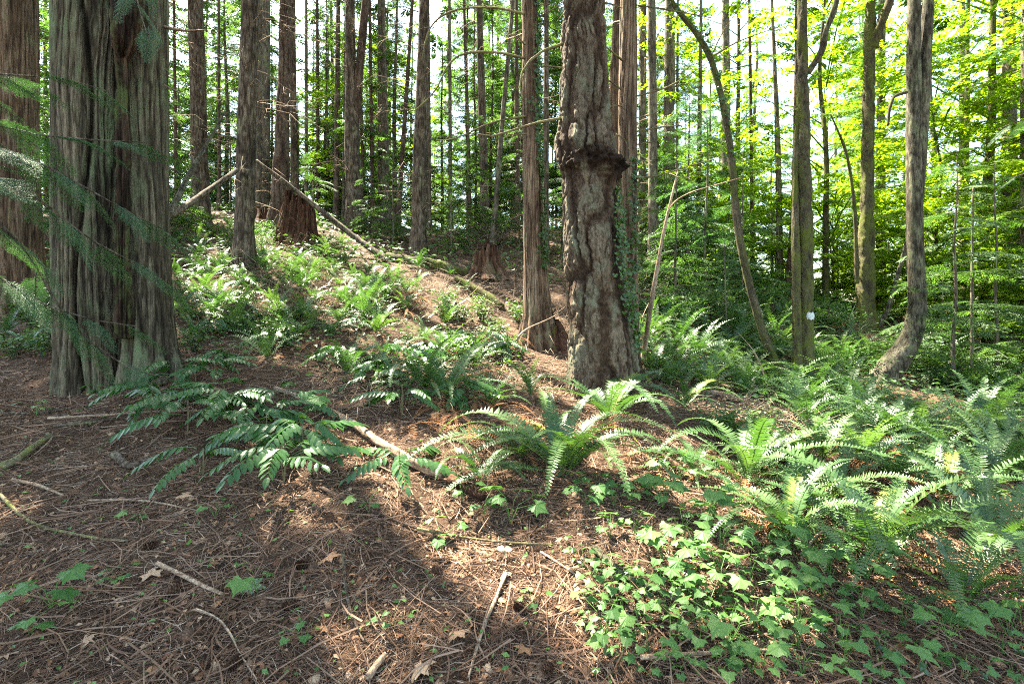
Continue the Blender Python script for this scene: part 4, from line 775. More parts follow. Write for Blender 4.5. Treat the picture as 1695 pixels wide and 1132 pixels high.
brush('dead_brush', 'reddish twig litter below the low stump', 790, 490, 1.0, .12, 420, 867, Lr=(.2, .6), r=.004)
brush('dead_brush', 'bleached twigs and dry stalks across the sunny patch', 560, 480, 1.3, .12, 700, 869, Lr=(.2, .7), r=.0035)
brush('dead_brush', 'bleached dry stalks low in the sunny patch', 430, 500, 1.0, .14, 500, 859, Lr=(.2, .6), r=.0035)
brush('dead_brush', 'dark twig tangle on the shaded slope below the upright conifers', 1090, 500, 1.1, .3, 320, 868)
for k_, (q, lab) in enumerate([([(1275, 672), (1268, 635), (1258, 598), (1240, 570), (1222, 552)], 'bare curling dead stalk standing before the curved maple'), ([(1142, 640), (1142, 600)], 'small upright dead stub right of the burled fir'), ([(856, 590), (853, 562), (870, 545), (900, 532), (935, 515)], 'dead branch stub angling toward the burled fir')]):
    b = G(*q[0])[0]; pts = [b-[0, 0, .05]]+[P(a_, c_, b[1]) for a_, c_ in q[1:]]; r0 = .022 if k_ == 2 else .010
    o = log('dead_stalk', lab, pts, np.linspace(r0, r0*.3, len(pts)), 'deadwood', 'plain', 870+k_, 8, cat='stalk')

# ------------------------------------------------------------------ hand placed sticks on the near floor
STK = [([(0, 828), (22, 850), (50, 870), (85, 884), (130, 893), (170, 899), (212, 903)], 6, 'mossbranch', 'grey curved stick with a mossy end at the left edge'),
       ([(20, 800), (60, 808), (108, 828)], 6, 'deadwood', 'short pale stick above the curved mossy one'), ([(0, 782), (30, 770), (55, 750), (85, 732)], 14, 'mossbranch', 'thick mossy stick by the left edge'),
       ([(260, 940), (300, 962), (335, 978), (368, 992)], 8, 'deadwood', 'short thick pale stick left of the maple leaf'), ([(325, 1014), (360, 1030), (382, 1055), (398, 1090), (425, 1132)], 4, 'deadwood', 'thin white curved twig running off the bottom edge'),
       ([(838, 958), (825, 990), (805, 1035), (790, 1080), (775, 1132)], 7, 'deadwood', 'straight tan stick pointing up from the bottom edge'), ([(568, 922), (570, 960), (577, 1010), (590, 1045), (602, 1072)], 5, 'hemlock', 'grey flaking twig in the middle of the bare floor'),
       ([(530, 815), (580, 838), (640, 865), (690, 885)], 6, 'redfir', 'brown stick slanting below the glossy compound leaves'), ([(690, 885), (750, 893), (820, 904), (915, 908)], 5, 'mossbranch', 'long thin stick continuing right from the brown one'),
       ([(145, 836), (200, 832), (255, 835), (290, 842), (330, 852)], 4, 'deadwood', 'thin tan twig on the left floor'), ([(880, 850), (870, 880), (882, 915), (885, 955)], 5, 'redfir', 'drooping dead vine below the central fern'),
       ([(895, 920), (950, 955), (1010, 1000), (1070, 1050)], 4, 'deadwood', 'long thin twig slanting through the low green seedlings'), ([(985, 920), (1030, 965), (1080, 985), (1140, 1010)], 12, 'alder', 'half buried grey branch among the seedlings'),
       ([(1060, 1100), (1120, 1092), (1200, 1090), (1280, 1085)], 8, 'deadwood', 'weathered stick low among the palmate leaves'), ([(610, 1132), (622, 1115), (638, 1098)], 14, 'deadwood', 'broken pale wood splinter at the bottom edge'),
       ([(80, 700), (150, 694), (230, 688), (330, 684)], 5, 'deadwood', 'thin stick lying before the massive cedar'), ([(90, 712), (140, 708), (190, 700)], 7, 'hemlock', 'short tan stick before the massive cedar'),
       ([(0, 690), (60, 690), (120, 680)], 5, 'hemlock', 'thin grey stick left of the massive cedar'), ([(1320, 945), (1350, 920), (1385, 908), (1420, 902)], 4, 'deadwood', 'white bent twig arching over the right-hand ferns'),
       ([(190, 760), (215, 785), (245, 770)], 14, 'hemlock', 'crumbling grey bark piece on the left floor'), ([(840, 830), (870, 850), (890, 880)], 8, 'redfir', 'dead brown stem under the central fern'), ([(1040, 1010), (1090, 1060), (1150, 1120)], 5, 'redfir', 'brown twig running toward the bottom under seedlings')]
for k_, (q, w_, m_, lab) in enumerate(STK):
    g_ = onG(q, 0); r_ = w_/F_PX/2*g_[:, 1]; g_[:, 2] += r_*.8+.012; n_q = len(q)
    if 'arching' in lab: g_[1:-1, 2] += .12
    o = tube_obj('stick', g_, r_*np.linspace(1, .6, n_q), M[m_], style='moss' if m_ == 'mossbranch' else 'plain', seed=900+k_, nseg=10, step=.012, depth=.003); tag(o, lab, 'stick')

# ------------------------------------------------------------------ litter (nobody could count it)
def litter(name, n, yr, Lr, rr_, seed, tint=(0, 1), wmax=1.15, lift=.012, flat=True):
    r_ = np.random.default_rng(seed); y = yr[0]+(yr[1]-yr[0])*r_.random(n)**1.15; x = r_.uniform(-1, 1, n)*(y*wmax+.3); z = H(x, y); nn = NRM(x, y)
    az = r_.uniform(0, 2*np.pi, n); d = np.stack([np.cos(az), np.sin(az), np.zeros(n)], 1); d -= nn*(d*nn).sum(1, keepdims=True); d += nn*r_.normal(0, .13, n)[:, None]; d /= np.linalg.norm(d, axis=1, keepdims=True)
    s_ = np.cross(nn, d); L = r_.uniform(*Lr, n)**1.0*(1+1.2*(r_.random(n) < .12)); rad = r_.uniform(*rr_, n)*(1+.06*y); c = r_.normal(0, .12, n)*L
    p0 = np.stack([x, y, z], 1)+nn*(r_.uniform(0, lift, n))[:, None]; S = np.linspace(-.5, .5, 4)
    pts = p0[:, None]+d[:, None]*(S[None, :, None]*L[:, None, None])+s_[:, None]*((.25-S**2)[None, :, None]*c[:, None, None]*4)
    hz = H(pts[..., 0], pts[..., 1]); pts[..., 2] = np.maximum(pts[..., 2], hz+.002)
    ofs = np.stack([s_*1.0, -s_*.5+nn*.87, -s_*.5-nn*.87], 1)          # n,3,3
    tap = np.array([1, .9, .7, .35]); V = pts[:, :, None]+ofs[:, None]*(rad[:, None]*tap[None])[..., None, None]
    V = V.reshape(-1, 3); b = (np.arange(n)*12)[:, None, None]; q = []
    for a_ in range(3):
        for j_ in range(3): q.append((a_*3+j_, a_*3+(j_+1) % 3, a_*3+3+(j_+1) % 3, a_*3+3+j_))
    Q = (np.array(q)[None]+b).reshape(-1, 4); t = np.repeat(np.clip(r_.beta(1.6, 2.2, n)*(tint[1]-tint[0])+tint[0], 0, 1), 12)
    o = link(mk_mesh(name, V, [Q], M['twig'], None, False, tint=t), name); return o
tag(litter('twig_litter', 46000, (1.7, 5.2), (.035, .14), (.0009, .0022), 1000), 'brown carpet of fallen twigs and needles on the near floor', 'litter', kind='stuff')
tag(litter('twig_litter', 16000, (4.8, 14), (.08, .30), (.0014, .003), 1001), 'twig litter covering the slope farther up', 'litter', kind='stuff')
tag(litter('twig_litter', 5200, (1.7, 7.5), (.12, .40), (.0014, .0046), 1002, (.1, .85), lift=.04), 'longer dry twigs strewn over the forest floor', 'litter', kind='stuff')
def leaf_litter(name, n, yr, tpl, s, seed, mat, wmax=1.1, mask=None, lift=.015, tilt=.35):
    r_ = np.random.default_rng(seed); y = yr[0]+(yr[1]-yr[0])*r_.random(n)**1.2; x = r_.uniform(-1, 1, n)*(y*wmax+.3)
    if mask is not None:
        px, py = pix(np.stack([x, y, H(x, y)], 1)); k_ = inpoly(px, py, mask); x, y = x[k_], y[k_]; n = len(x)
    nn = NRM(x, y); p0 = np.stack([x, y, H(x, y)], 1)+nn*r_.uniform(.004, lift, n)[:, None]; az = r_.uniform(0, 2*np.pi, n); d = np.stack([np.cos(az), np.sin(az), np.zeros(n)], 1); d -= nn*(d*nn).sum(1, keepdims=True)
    ac = Acc(); ac.add(*stamp(tpl, frames(p0, d, nn+r_.normal(0, tilt, (n, 3)), r_.uniform(s[0], s[1], n)), .5)); return link(ac.mesh(name, M[mat]), name)
tag(leaf_litter('dead_leaf_litter', 3200, (1.7, 8), lobed(.055, 5, .42, droop=.7), (.5, 1.3), 1010, 'deadleaf'), 'curled brown leaf scraps over the floor', 'litter', kind='stuff')
tag(leaf_litter('bark_flakes', 5200, (1.7, 6.5), kite(.035, .018, .2), (.4, 1.2), 1011, 'deadleaf', tilt=.5), 'small reddish flakes of bark and cone scales over the floor', 'litter', kind='stuff')
GREENP = [(880, 860), (1050, 800), (1180, 740), (1695, 760), (1695, 1140), (980, 1140), (940, 1000)]
tag(leaf_litter('ground_ivy', 1000, (1.7, 6), lobed(.028, 5, .3, droop=.2), (.6, 1.5), 1012, 'ivy', mask=GREENP, lift=.06), 'low carpet of small ivy-like leaves on the right', 'ground cover', kind='stuff')
tag(leaf_litter('seedling_cover', 900, (1.7, 5), kite(.035, .018, .1), (.5, 1.4), 1013, 'soft', lift=.04), 'scattered tiny green seedling leaves on the near floor', 'ground cover', kind='stuff')
MIDP = [(300, 440), (560, 420), (760, 500), (880, 600), (840, 700), (700, 690), (560, 640), (330, 600), (0, 600), (0, 450)]
tag(leaf_litter('slope_cover', 8000, (5, 13), kite(.06, .032, .1), (.6, 1.6), 1014, 'shrub', mask=MIDP, lift=.28, tilt=.6), 'mixed low leafy cover on the mid slope', 'ground cover', kind='stuff')
SHP = [(1060, 420), (1300, 480), (1500, 560), (1695, 640), (1695, 780), (1400, 720), (1150, 660), (1060, 600)]
tag(leaf_litter('slope_cover', 26000, (5.5, 17), kite(.07, .032, .1), (.6, 1.6), 1015, 'fern', mask=SHP, lift=.30, tilt=.6), 'low leafy cover under the ferns of the right slope', 'ground cover', kind='stuff')
CRP = [(0, 340), (300, 340), (1000, 370), (1300, 450), (1300, 500), (1000, 480), (600, 440), (0, 450)]
tag(leaf_litter('ridge_cover', 16000, (10, 24), kite(.10, .05, .1), (.6, 1.8), 1016, 'shrub', mask=CRP, lift=.35, tilt=.6), 'low green growth along the ridge crest', 'ground cover', kind='stuff')

# ------------------------------------------------------------------ ferns
BIG = [(930, 790, 1.2, 20, 'largest glossy sword fern, center of the frame below the burled fir', .4, 5, 1), (868, 760, .7, 9, 'green blurred fern tuft left against the largest fern', .9, 2, 2), (700, 655, 1.1, 8, 'open sword fern of few fronds on the slope left of the dead brown ferns', .2, 1, 0), (740, 665, 1.05, 9, 'upright sword fern with striped lit fronds left of the burled fir', 1.2, 3, 0),
       (800, 800, .55, 6, 'small low fern just right of the slender log end', 2.0, 1, 0), (1010, 700, .95, 11, 'sunlit arching fern at the foot of the burled fir', .7, 4, 1), (1130, 680, .7, 7, 'pale curled fern between burled fir and bleached log', .3, 3, 1), (1235, 805, .9, 11, 'upright sword fern with brown skirt right of the seedling patch', .1, 6, 0),
       (1310, 900, .7, 9, 'low sword fern above the palmate leaves', .8, 6, 1), (1460, 930, 1.0, 12, 'large upright sword fern at lower right', .5, 5, 1), (1640, 920, .95, 11, 'spreading sword fern cut by the right edge', 1.1, 6, 0), (1560, 830, .75, 10, 'sword fern above brown dead fronds on the right', .6, 7, 1),
       (1440, 775, .75, 11, 'sunlit fern at the lower end of the thin mossy log', .9, 6, 0), (1660, 800, .85, 12, 'fern at the right edge behind the spreading one', .2, 3, 0), (1370, 830, .7, 9, 'fern between the two brown skirted ones', 1.5, 4, 0), (1600, 1000, .7, 9, 'low fern near the lower right corner', .3, 3, 0), (1150, 790, .55, 7, 'small fern beside the sunny litter', 1.0, 2, 0)]
for k_, (px, py, s_, nf, lab, az, dead, yel) in enumerate(BIG):
    p_ = G(px, py)[0]; big_fern(p_+[0, 0, .02], s_*1.14, nf+3, lab, az, 1100+k_, dead, yel)
for px, py, n, lab in ((690, 715, 7, 'heap of curled dead brown fern fronds left of the central fern'), (775, 720, 9, 'orange brown dead fern heap under the upright fern'), (1270, 900, 10, 'dark brown dead fronds hanging below the low fern'), (1555, 800, 9, 'rusty dead fern fronds in the sun on the right'), (1060, 760, 8, 'brown dead fronds right of the central fern')):
    t_ = thing('dead_fern', lab, 'fern', G(px, py)[0]+[0, 0, .08])
    for j_ in range(n):
        o = link(FM_DEAD[j_ % 2], 'dead_frond', t_); o.rotation_euler = (U(-.5, .5), U(-.2, .5), U(0, 6.28)); s_ = U(.45, .85); o.scale = (s_,)*3
def fern_patch(poly, n, dmin, sc, label, group, ymax=30, variants=range(5), lift=0):
    for k_, p_ in enumerate(scatter(poly, n, dmin, ymax=ymax)):
        if any((p_[0]-a_[0])**2+(p_[1]-a_[1])**2 < .09 for a_ in TRUNKS): continue
        # keep the hooked alder foot clear of fronds
        if 4.9 < p_[0] < 7.3 and 6.8 < p_[1] < 9.0: continue
        v = list(variants)[int(rng.integers(0, len(list(variants))))]; o = link(FERNS[v], 'sword_fern', None, p_+[0, 0, lift]); s_ = U(*sc); o.scale = (s_, s_, s_*U(.8, 1.15)); nn = NRM(p_[0:1], p_[1:2], .4)[0]
        o.rotation_euler = (-nn[1]*.5, nn[0]*.5, U(0, 6.28)); tag(o, label, 'fern', group)
fern_patch([(1070, 520), (1180, 500), (1300, 560), (1560, 600), (1695, 640), (1695, 740), (1500, 745), (1350, 715), (1200, 650), (1080, 640)], 150, .34, (.6, 1.0), 'green sword fern in the dense fern bank around the maples and J-shaped alder', 'ferns of the right-hand bank', 13)
fern_patch([(1060, 420), (1300, 480), (1480, 545), (1300, 560), (1180, 500), (1060, 520)], 70, .45, (.55, .85), 'shaded sword fern higher on the slope right of the burled fir', 'ferns of the upper right slope', 18)
fern_patch([(290, 450), (560, 430), (660, 470), (640, 540), (420, 545), (320, 580)], 52, .38, (.5, .85), 'sunlit sword fern in the bright patch below the stumps', 'ferns of the sunny patch', 12)
fern_patch([(540, 400), (640, 430), (800, 470), (840, 500), (640, 490), (520, 440)], 14, .5, (.4, .65), 'sword fern on the slope just under the crest log', 'ferns under the crest log', 14)
fern_patch([(280, 370), (450, 380), (450, 440), (290, 440)], 14, .5, (.5, .8), 'bright fern around the tan spotted conifer', 'ferns around the tan conifer', 15)
fern_patch([(420, 520), (640, 500), (900, 600), (900, 690), (640, 650), (430, 600)], 24, .45, (.55, .85), 'sword fern on the mid slope above the slender log', 'ferns of the mid slope', 10)
fern_patch([(0, 430), (85, 430), (85, 600), (0, 600)], 12, .5, (.4, .65), 'small fern left of the massive cedar', 'ferns left of the massive cedar', 13)
fern_patch([(1380, 735), (1695, 745), (1695, 830), (1500, 830)], 20, .42, (.6, .9), 'medium fern among the rusty fronds on the right', 'ferns among the rusty fronds', 7)
fern_patch([(1200, 720), (1380, 760), (1420, 880), (1300, 870)], 9, .38, (.5, .8), 'small fern between the two brown skirted ones', 'small ferns between brown skirts', 7)

def dead_mesh(seed, n):
    r_ = np.random.default_rng(seed); ac = Acc()
    for i_ in range(n): m_ = rotz(r_.uniform(0, 6.28)) @ np.diag([*(np.full(3, r_.uniform(.5, .9))), 1]); m_[2, 3] = r_.uniform(0, .12); ac.add(*stamp(FR_DEAD[i_ % 2], m_[None], .4))
    return ac.mesh('dead_fern', M['deadfern'])
DFM = [dead_mesh(37, 9), dead_mesh(38, 13)]
for poly, n, lab, grp in (([(330, 440), (640, 430), (850, 520), (900, 640), (640, 640), (430, 580)], 20, 'brown collapsed fern on the sunny slope', 'dead ferns of the sunny slope'), ([(1180, 700), (1400, 730), (1695, 760), (1695, 900), (1450, 880), (1230, 860)], 18, 'rusty collapsed fern between the green ferns on the right', 'dead ferns of the right foreground'), ([(700, 660), (850, 680), (880, 750), (770, 750)], 6, 'brown collapsed fern left of the central fern', 'dead ferns beside the central fern')):
    for p_ in scatter(poly, n, .3, ymax=13):
        o = link(DFM[int(rng.integers(0, 2))], 'dead_fern', None, p_+[0, 0, .06]); s_ = U(.6, 1.0); o.scale = (s_, s_, s_*.8); o.rotation_euler = (0, 0, U(0, 6.28)); tag(o, lab, 'fern', grp)

# ------------------------------------------------------------------ compound-leaved glossy shrubs (oregon grape)
def grape_leaf(seed, pairs=8, L=.42, lob=None):
    r_ = np.random.default_rng(seed); ac = Acc(); s = np.linspace(0, 1, 10); Pc = np.stack([L*s, .03*np.sin(3*s+seed), .22*L*s-.55*L*s*s], 1); ac.add(*strip(Pc, .0028*(1-.6*s), (0, 1, 0))[:3], tint=.9)
    pos = []; d = []
    for k_ in range(pairs):
        s0 = .22+.72*k_/(pairs-1)*.97
        for sd in (1, -1): pos.append([np.interp(s0, s, Pc[:, a_]) for a_ in range(3)]); an = sd*R(62-14*k_/pairs); d.append((math.cos(an), math.sin(an), -.28+r_.uniform(-.12, .12)-.5*s0))
    pos.append(Pc[-1]); d.append((1, 0, -.7)); pos = np.array(pos); d = np.array(d); sc_ = np.r_[np.repeat(np.interp(np.arange(pairs), [0, 2, pairs-1], [.8, 1.05, .75]), 2), .85]
    ac.add(*stamp(oval(.108, .050), frames(pos, d, (0, 0, 1), sc_*r_.uniform(.9, 1.1, len(sc_)), r_.uniform(-.2, .2, len(sc_))), .2)); return ac.arrays()
GL = [grape_leaf(s_, p_) for s_, p_ in ((71, 8), (72, 9), (73, 7))]; GM = [tpl_mesh('compound_leaf', t_, M['grape']) for t_ in GL]
def grape(p_, n, label, s=1, seed=0, h=.28):
    r_ = np.random.default_rng(seed); t_ = thing('glossy_shrub', label, 'shrub', p_)
    for i_ in range(n):
        az = 6.28*i_/n+r_.uniform(-.3, .3); z = h*r_.uniform(.55, 1.15); b = np.array([math.cos(az)*.05, math.sin(az)*.05, z])
        o = link(GM[i_ % 3], 'compound_leaf', t_); o.location = b; o.rotation_euler = (r_.uniform(-.2, .2), r_.uniform(-.45, .15), az); f = s*r_.uniform(.8, 1.15); o.scale = (f,)*3
    ac = Acc(); ac.add(*strip(np.array([(0, 0, -.05), (.01, 0, h*.5), (0, .01, h*1.05)]), np.array([.008, .007, .004]), (1, 0, 0))[:3]); 
    for i_ in range(3): a_ = r_.uniform(0, 6.28); ac.add(*strip(np.array([(0, 0, 0), (math.cos(a_)*.03, math.sin(a_)*.03, h*.7)]), .004, (1, .2, 0))[:3])
    link(ac.mesh('stem', M['stem']), 'stem', t_); return t_
GRAPES = [(250, 690, 9, 'leftmost glossy compound-leaved shrub before the massive cedar'), (310, 720, 10, 'glossy shrub with a large drooping leaf front of the massive cedar'), (370, 695, 9, 'glossy shrub behind the drooping-leaf one'), (440, 745, 9, 'glossy shrub left of the slender log'), (400, 720, 7, 'low glossy shrub between its two larger neighbours'), (470, 800, 9, 'nearest glossy shrub with hanging leaf tips over bare floor'), (500, 770, 8, 'glossy shrub close beside the slender log'),
      (335, 790, 4, 'small few-leaved glossy seedling on the left floor'), (470, 700, 7, 'glossy shrub at the upper end of the slender log'), (625, 650, 7, 'glossy shrub just above the slender log'), (665, 690, 7, 'dark glossy shrub between log and open fern'), (290, 650, 7, 'glossy shrub against the cedar roots'), (355, 645, 7, 'glossy shrub right of the cedar roots'), (660, 790, 5, 'small glossy plant right of the log on the bare floor')]
for k_, (px, py, n, lab) in enumerate(GRAPES): grape(G(px, py)[0], n, lab, 1.0 if py > 680 else .85, 1200+k_, .30 if n > 5 else .2)
def shrub_mesh(seed, n, rad, h, tpl, mat, name='leafy_shrub', stems=9, ball=True):
    r_ = np.random.default_rng(seed); ac = Acc(); pos = []; d = []
    for k_ in range(stems):
        az = r_.uniform(0, 6.28); rr = rad*r_.uniform(.3, 1); e = np.array([math.cos(az)*rr, math.sin(az)*rr, h*r_.uniform(.5, 1.05)]); q = np.stack([np.zeros(3), e*[.35, .35, .6], e]); ac.add(*strip(q, np.array([.005, .004, .002]), (.3, .2, .1))[:3], tint=0.)
        for j_ in range(n//stems):
            f = r_.uniform(.25, 1); b = q[0]*(1-f)**2+2*f*(1-f)*q[1]+q[2]*f*f; a2 = r_.uniform(0, 6.28); l_ = r_.uniform(0, .14); dd = np.array([math.cos(a2), math.sin(a2), r_.uniform(-.3, .4)]); pos.append(b+dd*l_); d.append(dd)
    pos = np.array(pos); d = np.array(d); n = len(pos); ac.add(*stamp(tpl, frames(pos, d, np.stack([r_.normal(0, .4, n), r_.normal(0, .4, n), np.ones(n)], 1), r_.uniform(.6, 1.3, n)), .4)); return ac.mesh(name, mat)
SH = [shrub_mesh(s_, n, rd, h, oval(.055, .034), M['shrub']) for s_, n, rd, h in ((81, 260, .35, .38), (82, 340, .45, .5), (83, 200, .3, .3))]
SHF = [shrub_mesh(s_, n, rd, h, kite2(.04, .018), M['soft'], 'feathery_shrub', 14) for s_, n, rd, h in ((84, 700, .4, .5), (85, 500, .35, .4))]
def far_grape(seed, n=8):
    ac = Acc(); r_ = np.random.default_rng(seed)
    for i_ in range(n):
        m_ = rotz(6.28*i_/n+r_.uniform(-.3, .3)); f = r_.uniform(.75, 1.1); m_ = m_ @ np.diag([f, f, f, 1]); m_[2, 3] = r_.uniform(.12, .3); ac.add(*stamp(GL[i_ % 3], m_[None], .2))
    return ac.mesh('glossy_shrub', M['grape'])
FG = [far_grape(s_) for s_ in (91, 92, 93)]
def patch(meshes, poly, n, dmin, sc, name, label, cat, group, ymax=30, power=2.2):
    for p_ in scatter(poly, n, dmin, power, ymax):
        o = link(meshes[int(rng.integers(0, len(meshes)))], name, None, p_); s_ = U(*sc); o.scale = (s_,)*3; o.rotation_euler = (0, 0, U(0, 6.28)); tag(o, label, cat, group)
patch(FG, [(320, 560), (560, 540), (830, 560), (860, 640), (800, 690), (600, 660), (430, 640), (330, 620)], 14, .4, (.7, 1.0), 'glossy_shrub', 'dark glossy shrub on the shaded mid slope above the slender log', 'shrub', 'glossy shrubs of the mid slope', 9)
patch(SH, [(420, 540), (640, 510), (850, 540), (870, 620), (760, 640), (560, 620), (430, 600)], 12, .35, (.6, 1.0), 'leafy_shrub', 'small-leaved dark shrub on the mid slope below the sunny patch', 'shrub', 'small-leaved shrubs of the mid slope', 10)
patch(SH, [(740, 500), (860, 520), (870, 560), (760, 560)], 7, .35, (.7, 1.0), 'leafy_shrub', 'small-leaved shrub left of the ivy cedar foot', 'shrub', 'shrubs left of the ivy cedar', 12)
patch(FG+SH, [(0, 500), (90, 500), (90, 600), (0, 600)], 12, .35, (.7, 1.0), 'glossy_shrub', 'glossy shrub left of the massive cedar', 'shrub', 'glossy shrubs left of the massive cedar', 10)
patch(SH+FG, [(280, 480), (420, 480), (440, 600), (320, 600)], 14, .35, (.7, 1.0), 'leafy_shrub', 'dark shrub around the small mossy stump', 'shrub', 'shrubs around the mossy stump', 10)
patch(SHF, [(1330, 600), (1450, 600), (1450, 690), (1330, 690)], 9, .35, (.8, 1.3), 'feathery_shrub', 'feathery fine-leaved green shrub right of the twin maple foot', 'shrub', 'feathery shrubs by the twin maple', 9)
patch(SHF+SH, [(1060, 460), (1300, 500), (1420, 560), (1100, 560)], 22, .5, (.8, 1.4), 'leafy_shrub', 'green undergrowth shrub on the shaded right slope', 'shrub', 'undergrowth shrubs of the right slope', 16)
patch(SHF, [(370, 370), (440, 370), (450, 440), (370, 440)], 5, .5, (.9, 1.5), 'feathery_shrub', 'yellow-green feathery shrub at the tan spotted conifer', 'shrub', 'feathery shrubs at the tan conifer', 13)
patch(SH, [(1170, 700), (1260, 700), (1270, 780), (1180, 780)], 6, .25, (.5, .75), 'leafy_shrub', 'low dark shrub right of the bleached log twigs', 'shrub', 'low shrubs by the bleached log', 8)
# palmate leaved plants
LP = lobed(.072, 5, .33, True, .3); LP3 = lobed(.062, 3, .30, True, .25)
def palm_plant(seed, n, h, tpl, spread=.16):
    r_ = np.random.default_rng(seed); ac = Acc(); lf = Acc()
    for i_ in range(n):
        az = 6.28*i_/n*1.6+r_.uniform(-.4, .4); e = np.array([math.cos(az)*spread*r_.uniform(.3, 1.1), math.sin(az)*spread*r_.uniform(.3, 1.1), h*r_.uniform(.5, 1.1)]); q = np.stack([np.zeros(3), e*[.3, .3, .7], e]); ac.add(*strip(q, np.array([.0022, .0018, .001]), (.3, .2, .1))[:3], tint=.9)
        m_ = frames(e[None], np.array([[math.cos(az), math.sin(az), -.25]]), np.array([[r_.normal(0, .25), r_.normal(0, .25), 1]]), r_.uniform(.75, 1.4)); ac.add(*stamp(tpl, m_, .4))
    return ac.mesh('palmate_plant', M['soft'])
PP = [palm_plant(s_, n, h, t_) for s_, n, h, t_ in ((95, 6, .2, LP), (96, 8, .26, LP), (97, 4, .14, LP), (98, 7, .18, LP3))]
patch(PP, [(1180, 860), (1350, 900), (1480, 1000), (1695, 1040), (1695, 1132), (1250, 1132), (1100, 960)], 50, .15, (.5, 1.1), 'palmate_plant', 'light green palmate-leaved plant in the lower right patch', 'plant', 'palmate plants of the lower right patch', 9, 1.2)
patch(PP, [(940, 830), (1130, 780), (1200, 860), (1100, 950), (1000, 900)], 13, .15, (.6, 1.2), 'palmate_plant', 'soft palmate-leaved plant right below the central fern', 'plant', 'palmate plants below the central fern', 9, 1.2)
patch(PP[2:], [(960, 930), (1200, 1000), (1250, 1132), (1020, 1132)], 34, .1, (.5, .85), 'palmate_plant', 'small lobed seedling in the bottom patch left of the larger palmate plants', 'plant', 'small lobed seedlings', 9, 1.2)
for k_, (px, py, s_, v, lab) in enumerate([(730, 915, 1.1, 2, 'single pale three-leaved seedling on the sunny floor'), (610, 855, .8, 2, 'small seedling above the brown stick'), (425, 985, .9, 2, 'green star-leaved seedling beside the pale maple leaf'), (85, 1010, .9, 0, 'broad-leaved seedling in the lower left corner'), (50, 1060, .8, 2, 'small seedling at the lower left edge'), (355, 860, .6, 3, 'little three-lobed seedling on the left floor'),
      (230, 870, .6, 2, 'little seedling by the mossy stick end'), (190, 975, .5, 3, 'tiny seedling right of the lower left corner'), (500, 1065, .6, 3, 'feathery seedling near the bottom left of the thin stick'), (800, 860, 1.1, 2, 'three-leaved seedling left of the central fern'), (845, 870, 1.2, 0, 'broad-leaved seedling just below the central fern'), (765, 830, .8, 3, 'small seedling at the log end'), (530, 690, 1.6, 2, 'bright broad-leaved seedling standing by the slender log'), (1000, 1060, .9, 3, 'seedling on the floor right of the tan stick'),
      (60, 690, .8, 3, 'green seedling left of the massive cedar foot'), (150, 660, .8, 2, 'green seedling against the massive cedar foot'), (880, 1010, .5, 3, 'tiny seedling right of the tan stick'), (650, 1040, .5, 3, 'tiny seedling on the lower floor')]):
    o = link(PP[v], 'seedling', None, G(px, py)[0]); o.scale = (s_,)*3; o.rotation_euler = (0, 0, k_*1.3); tag(o, lab, 'seedling')
# fallen maple leaves, butterfly-like pair and cones
BL = lobed(.085, 5, .5, True, .25)
for k_, (px, py, s_, m_, lab) in enumerate([(410, 975, 1.0, 'paleleaf', 'pale green fallen maple leaf on the near floor'), (60, 1050, 1.0, 'deadleaf', 'grey brown fallen maple leaf in the lower left'), (465, 825, .9, 'deadleaf', 'curled tan leaf under the nearest glossy shrub'), (435, 830, .8, 'deadleaf', 'upright dead leaf left of the curled tan one'), (960, 1000, .6, 'deadleaf', 'brown leaf left of the seedling patch'), (870, 1080, .7, 'deadleaf', 'tan leaf at the foot of the tan stick'),
      (540, 930, .9, 'deadleaf', 'brown leaf on the middle floor'), (660, 940, .9, 'deadleaf', 'pale brown leaf in the sunny litter'), (760, 1050, .9, 'deadleaf', 'tan leaf low in the sunny litter'), (300, 825, .8, 'deadleaf', 'brown leaf above the thin tan twig'), (250, 960, .9, 'deadleaf', 'brown leaf heap left of the short thick stick'), (700, 1110, 1.0, 'deadleaf', 'large tan leaf at the bottom edge')]):
    p_ = G(px, py)[0]; V, T, Q, t = BL; o = link(mk_mesh('fallen_leaf', V, [T], M[m_], None, False, tint=np.full(len(V), .3+.06*k_)), 'fallen_leaf', None, p_+[0, 0, .022]); nn = NRM(p_[0:1], p_[1:2])[0]
    o.rotation_euler = (-nn[1]+U(-.3, .3), nn[0]+U(-.3, .3), k_*2.1); o.scale = (s_,)*3; tag(o, lab, 'leaf')
p_ = G(835, 925)[0]; ac = Acc(); m_ = frames(np.array([(0, 0, .05), (0, 0, .05)]), np.array([(-1, .3, .25), (1, .3, .1)]), (0, -.4, 1), 1.0); ac.add(*stamp(oval(.05, .045), m_, .1)); ac.add(*strip(np.array([(0, 0, -.01), (0, 0, .05)]), .0012, (1, 0, 0))[:3])
tag(link(ac.mesh('pale_seedling', M['paleleaf']), 'pale_seedling', None, p_), 'pale two-leaved seedling above the tan stick', 'seedling')
def cone_mesh():
    ac = Acc(); n = 70; k_ = np.arange(n); az = k_*2.4; s = k_/n; r_ = .014*np.sin(np.pi*(s*.85+.12)); pos = np.stack([s*.07, np.cos(az)*r_*.4, np.sin(az)*r_*.4], 1); d = np.stack([np.full(n, .55), np.cos(az), np.sin(az)], 1)
    ac.add(*stamp(kite(.018, .016, -.1), frames(pos, d, np.tile([-1., 0, 0], (n, 1)), .6+.8*r_/.014), .2)); V, T, Q, h = tube([(0, 0, 0), (.035, 0, 0), (.07, 0, 0)], [.004, .008, .002], step=.01, nseg=8, style='smooth'); ac.add(V, T, Q); return ac.mesh('pine_cone', M['cone'])
CM = cone_mesh()
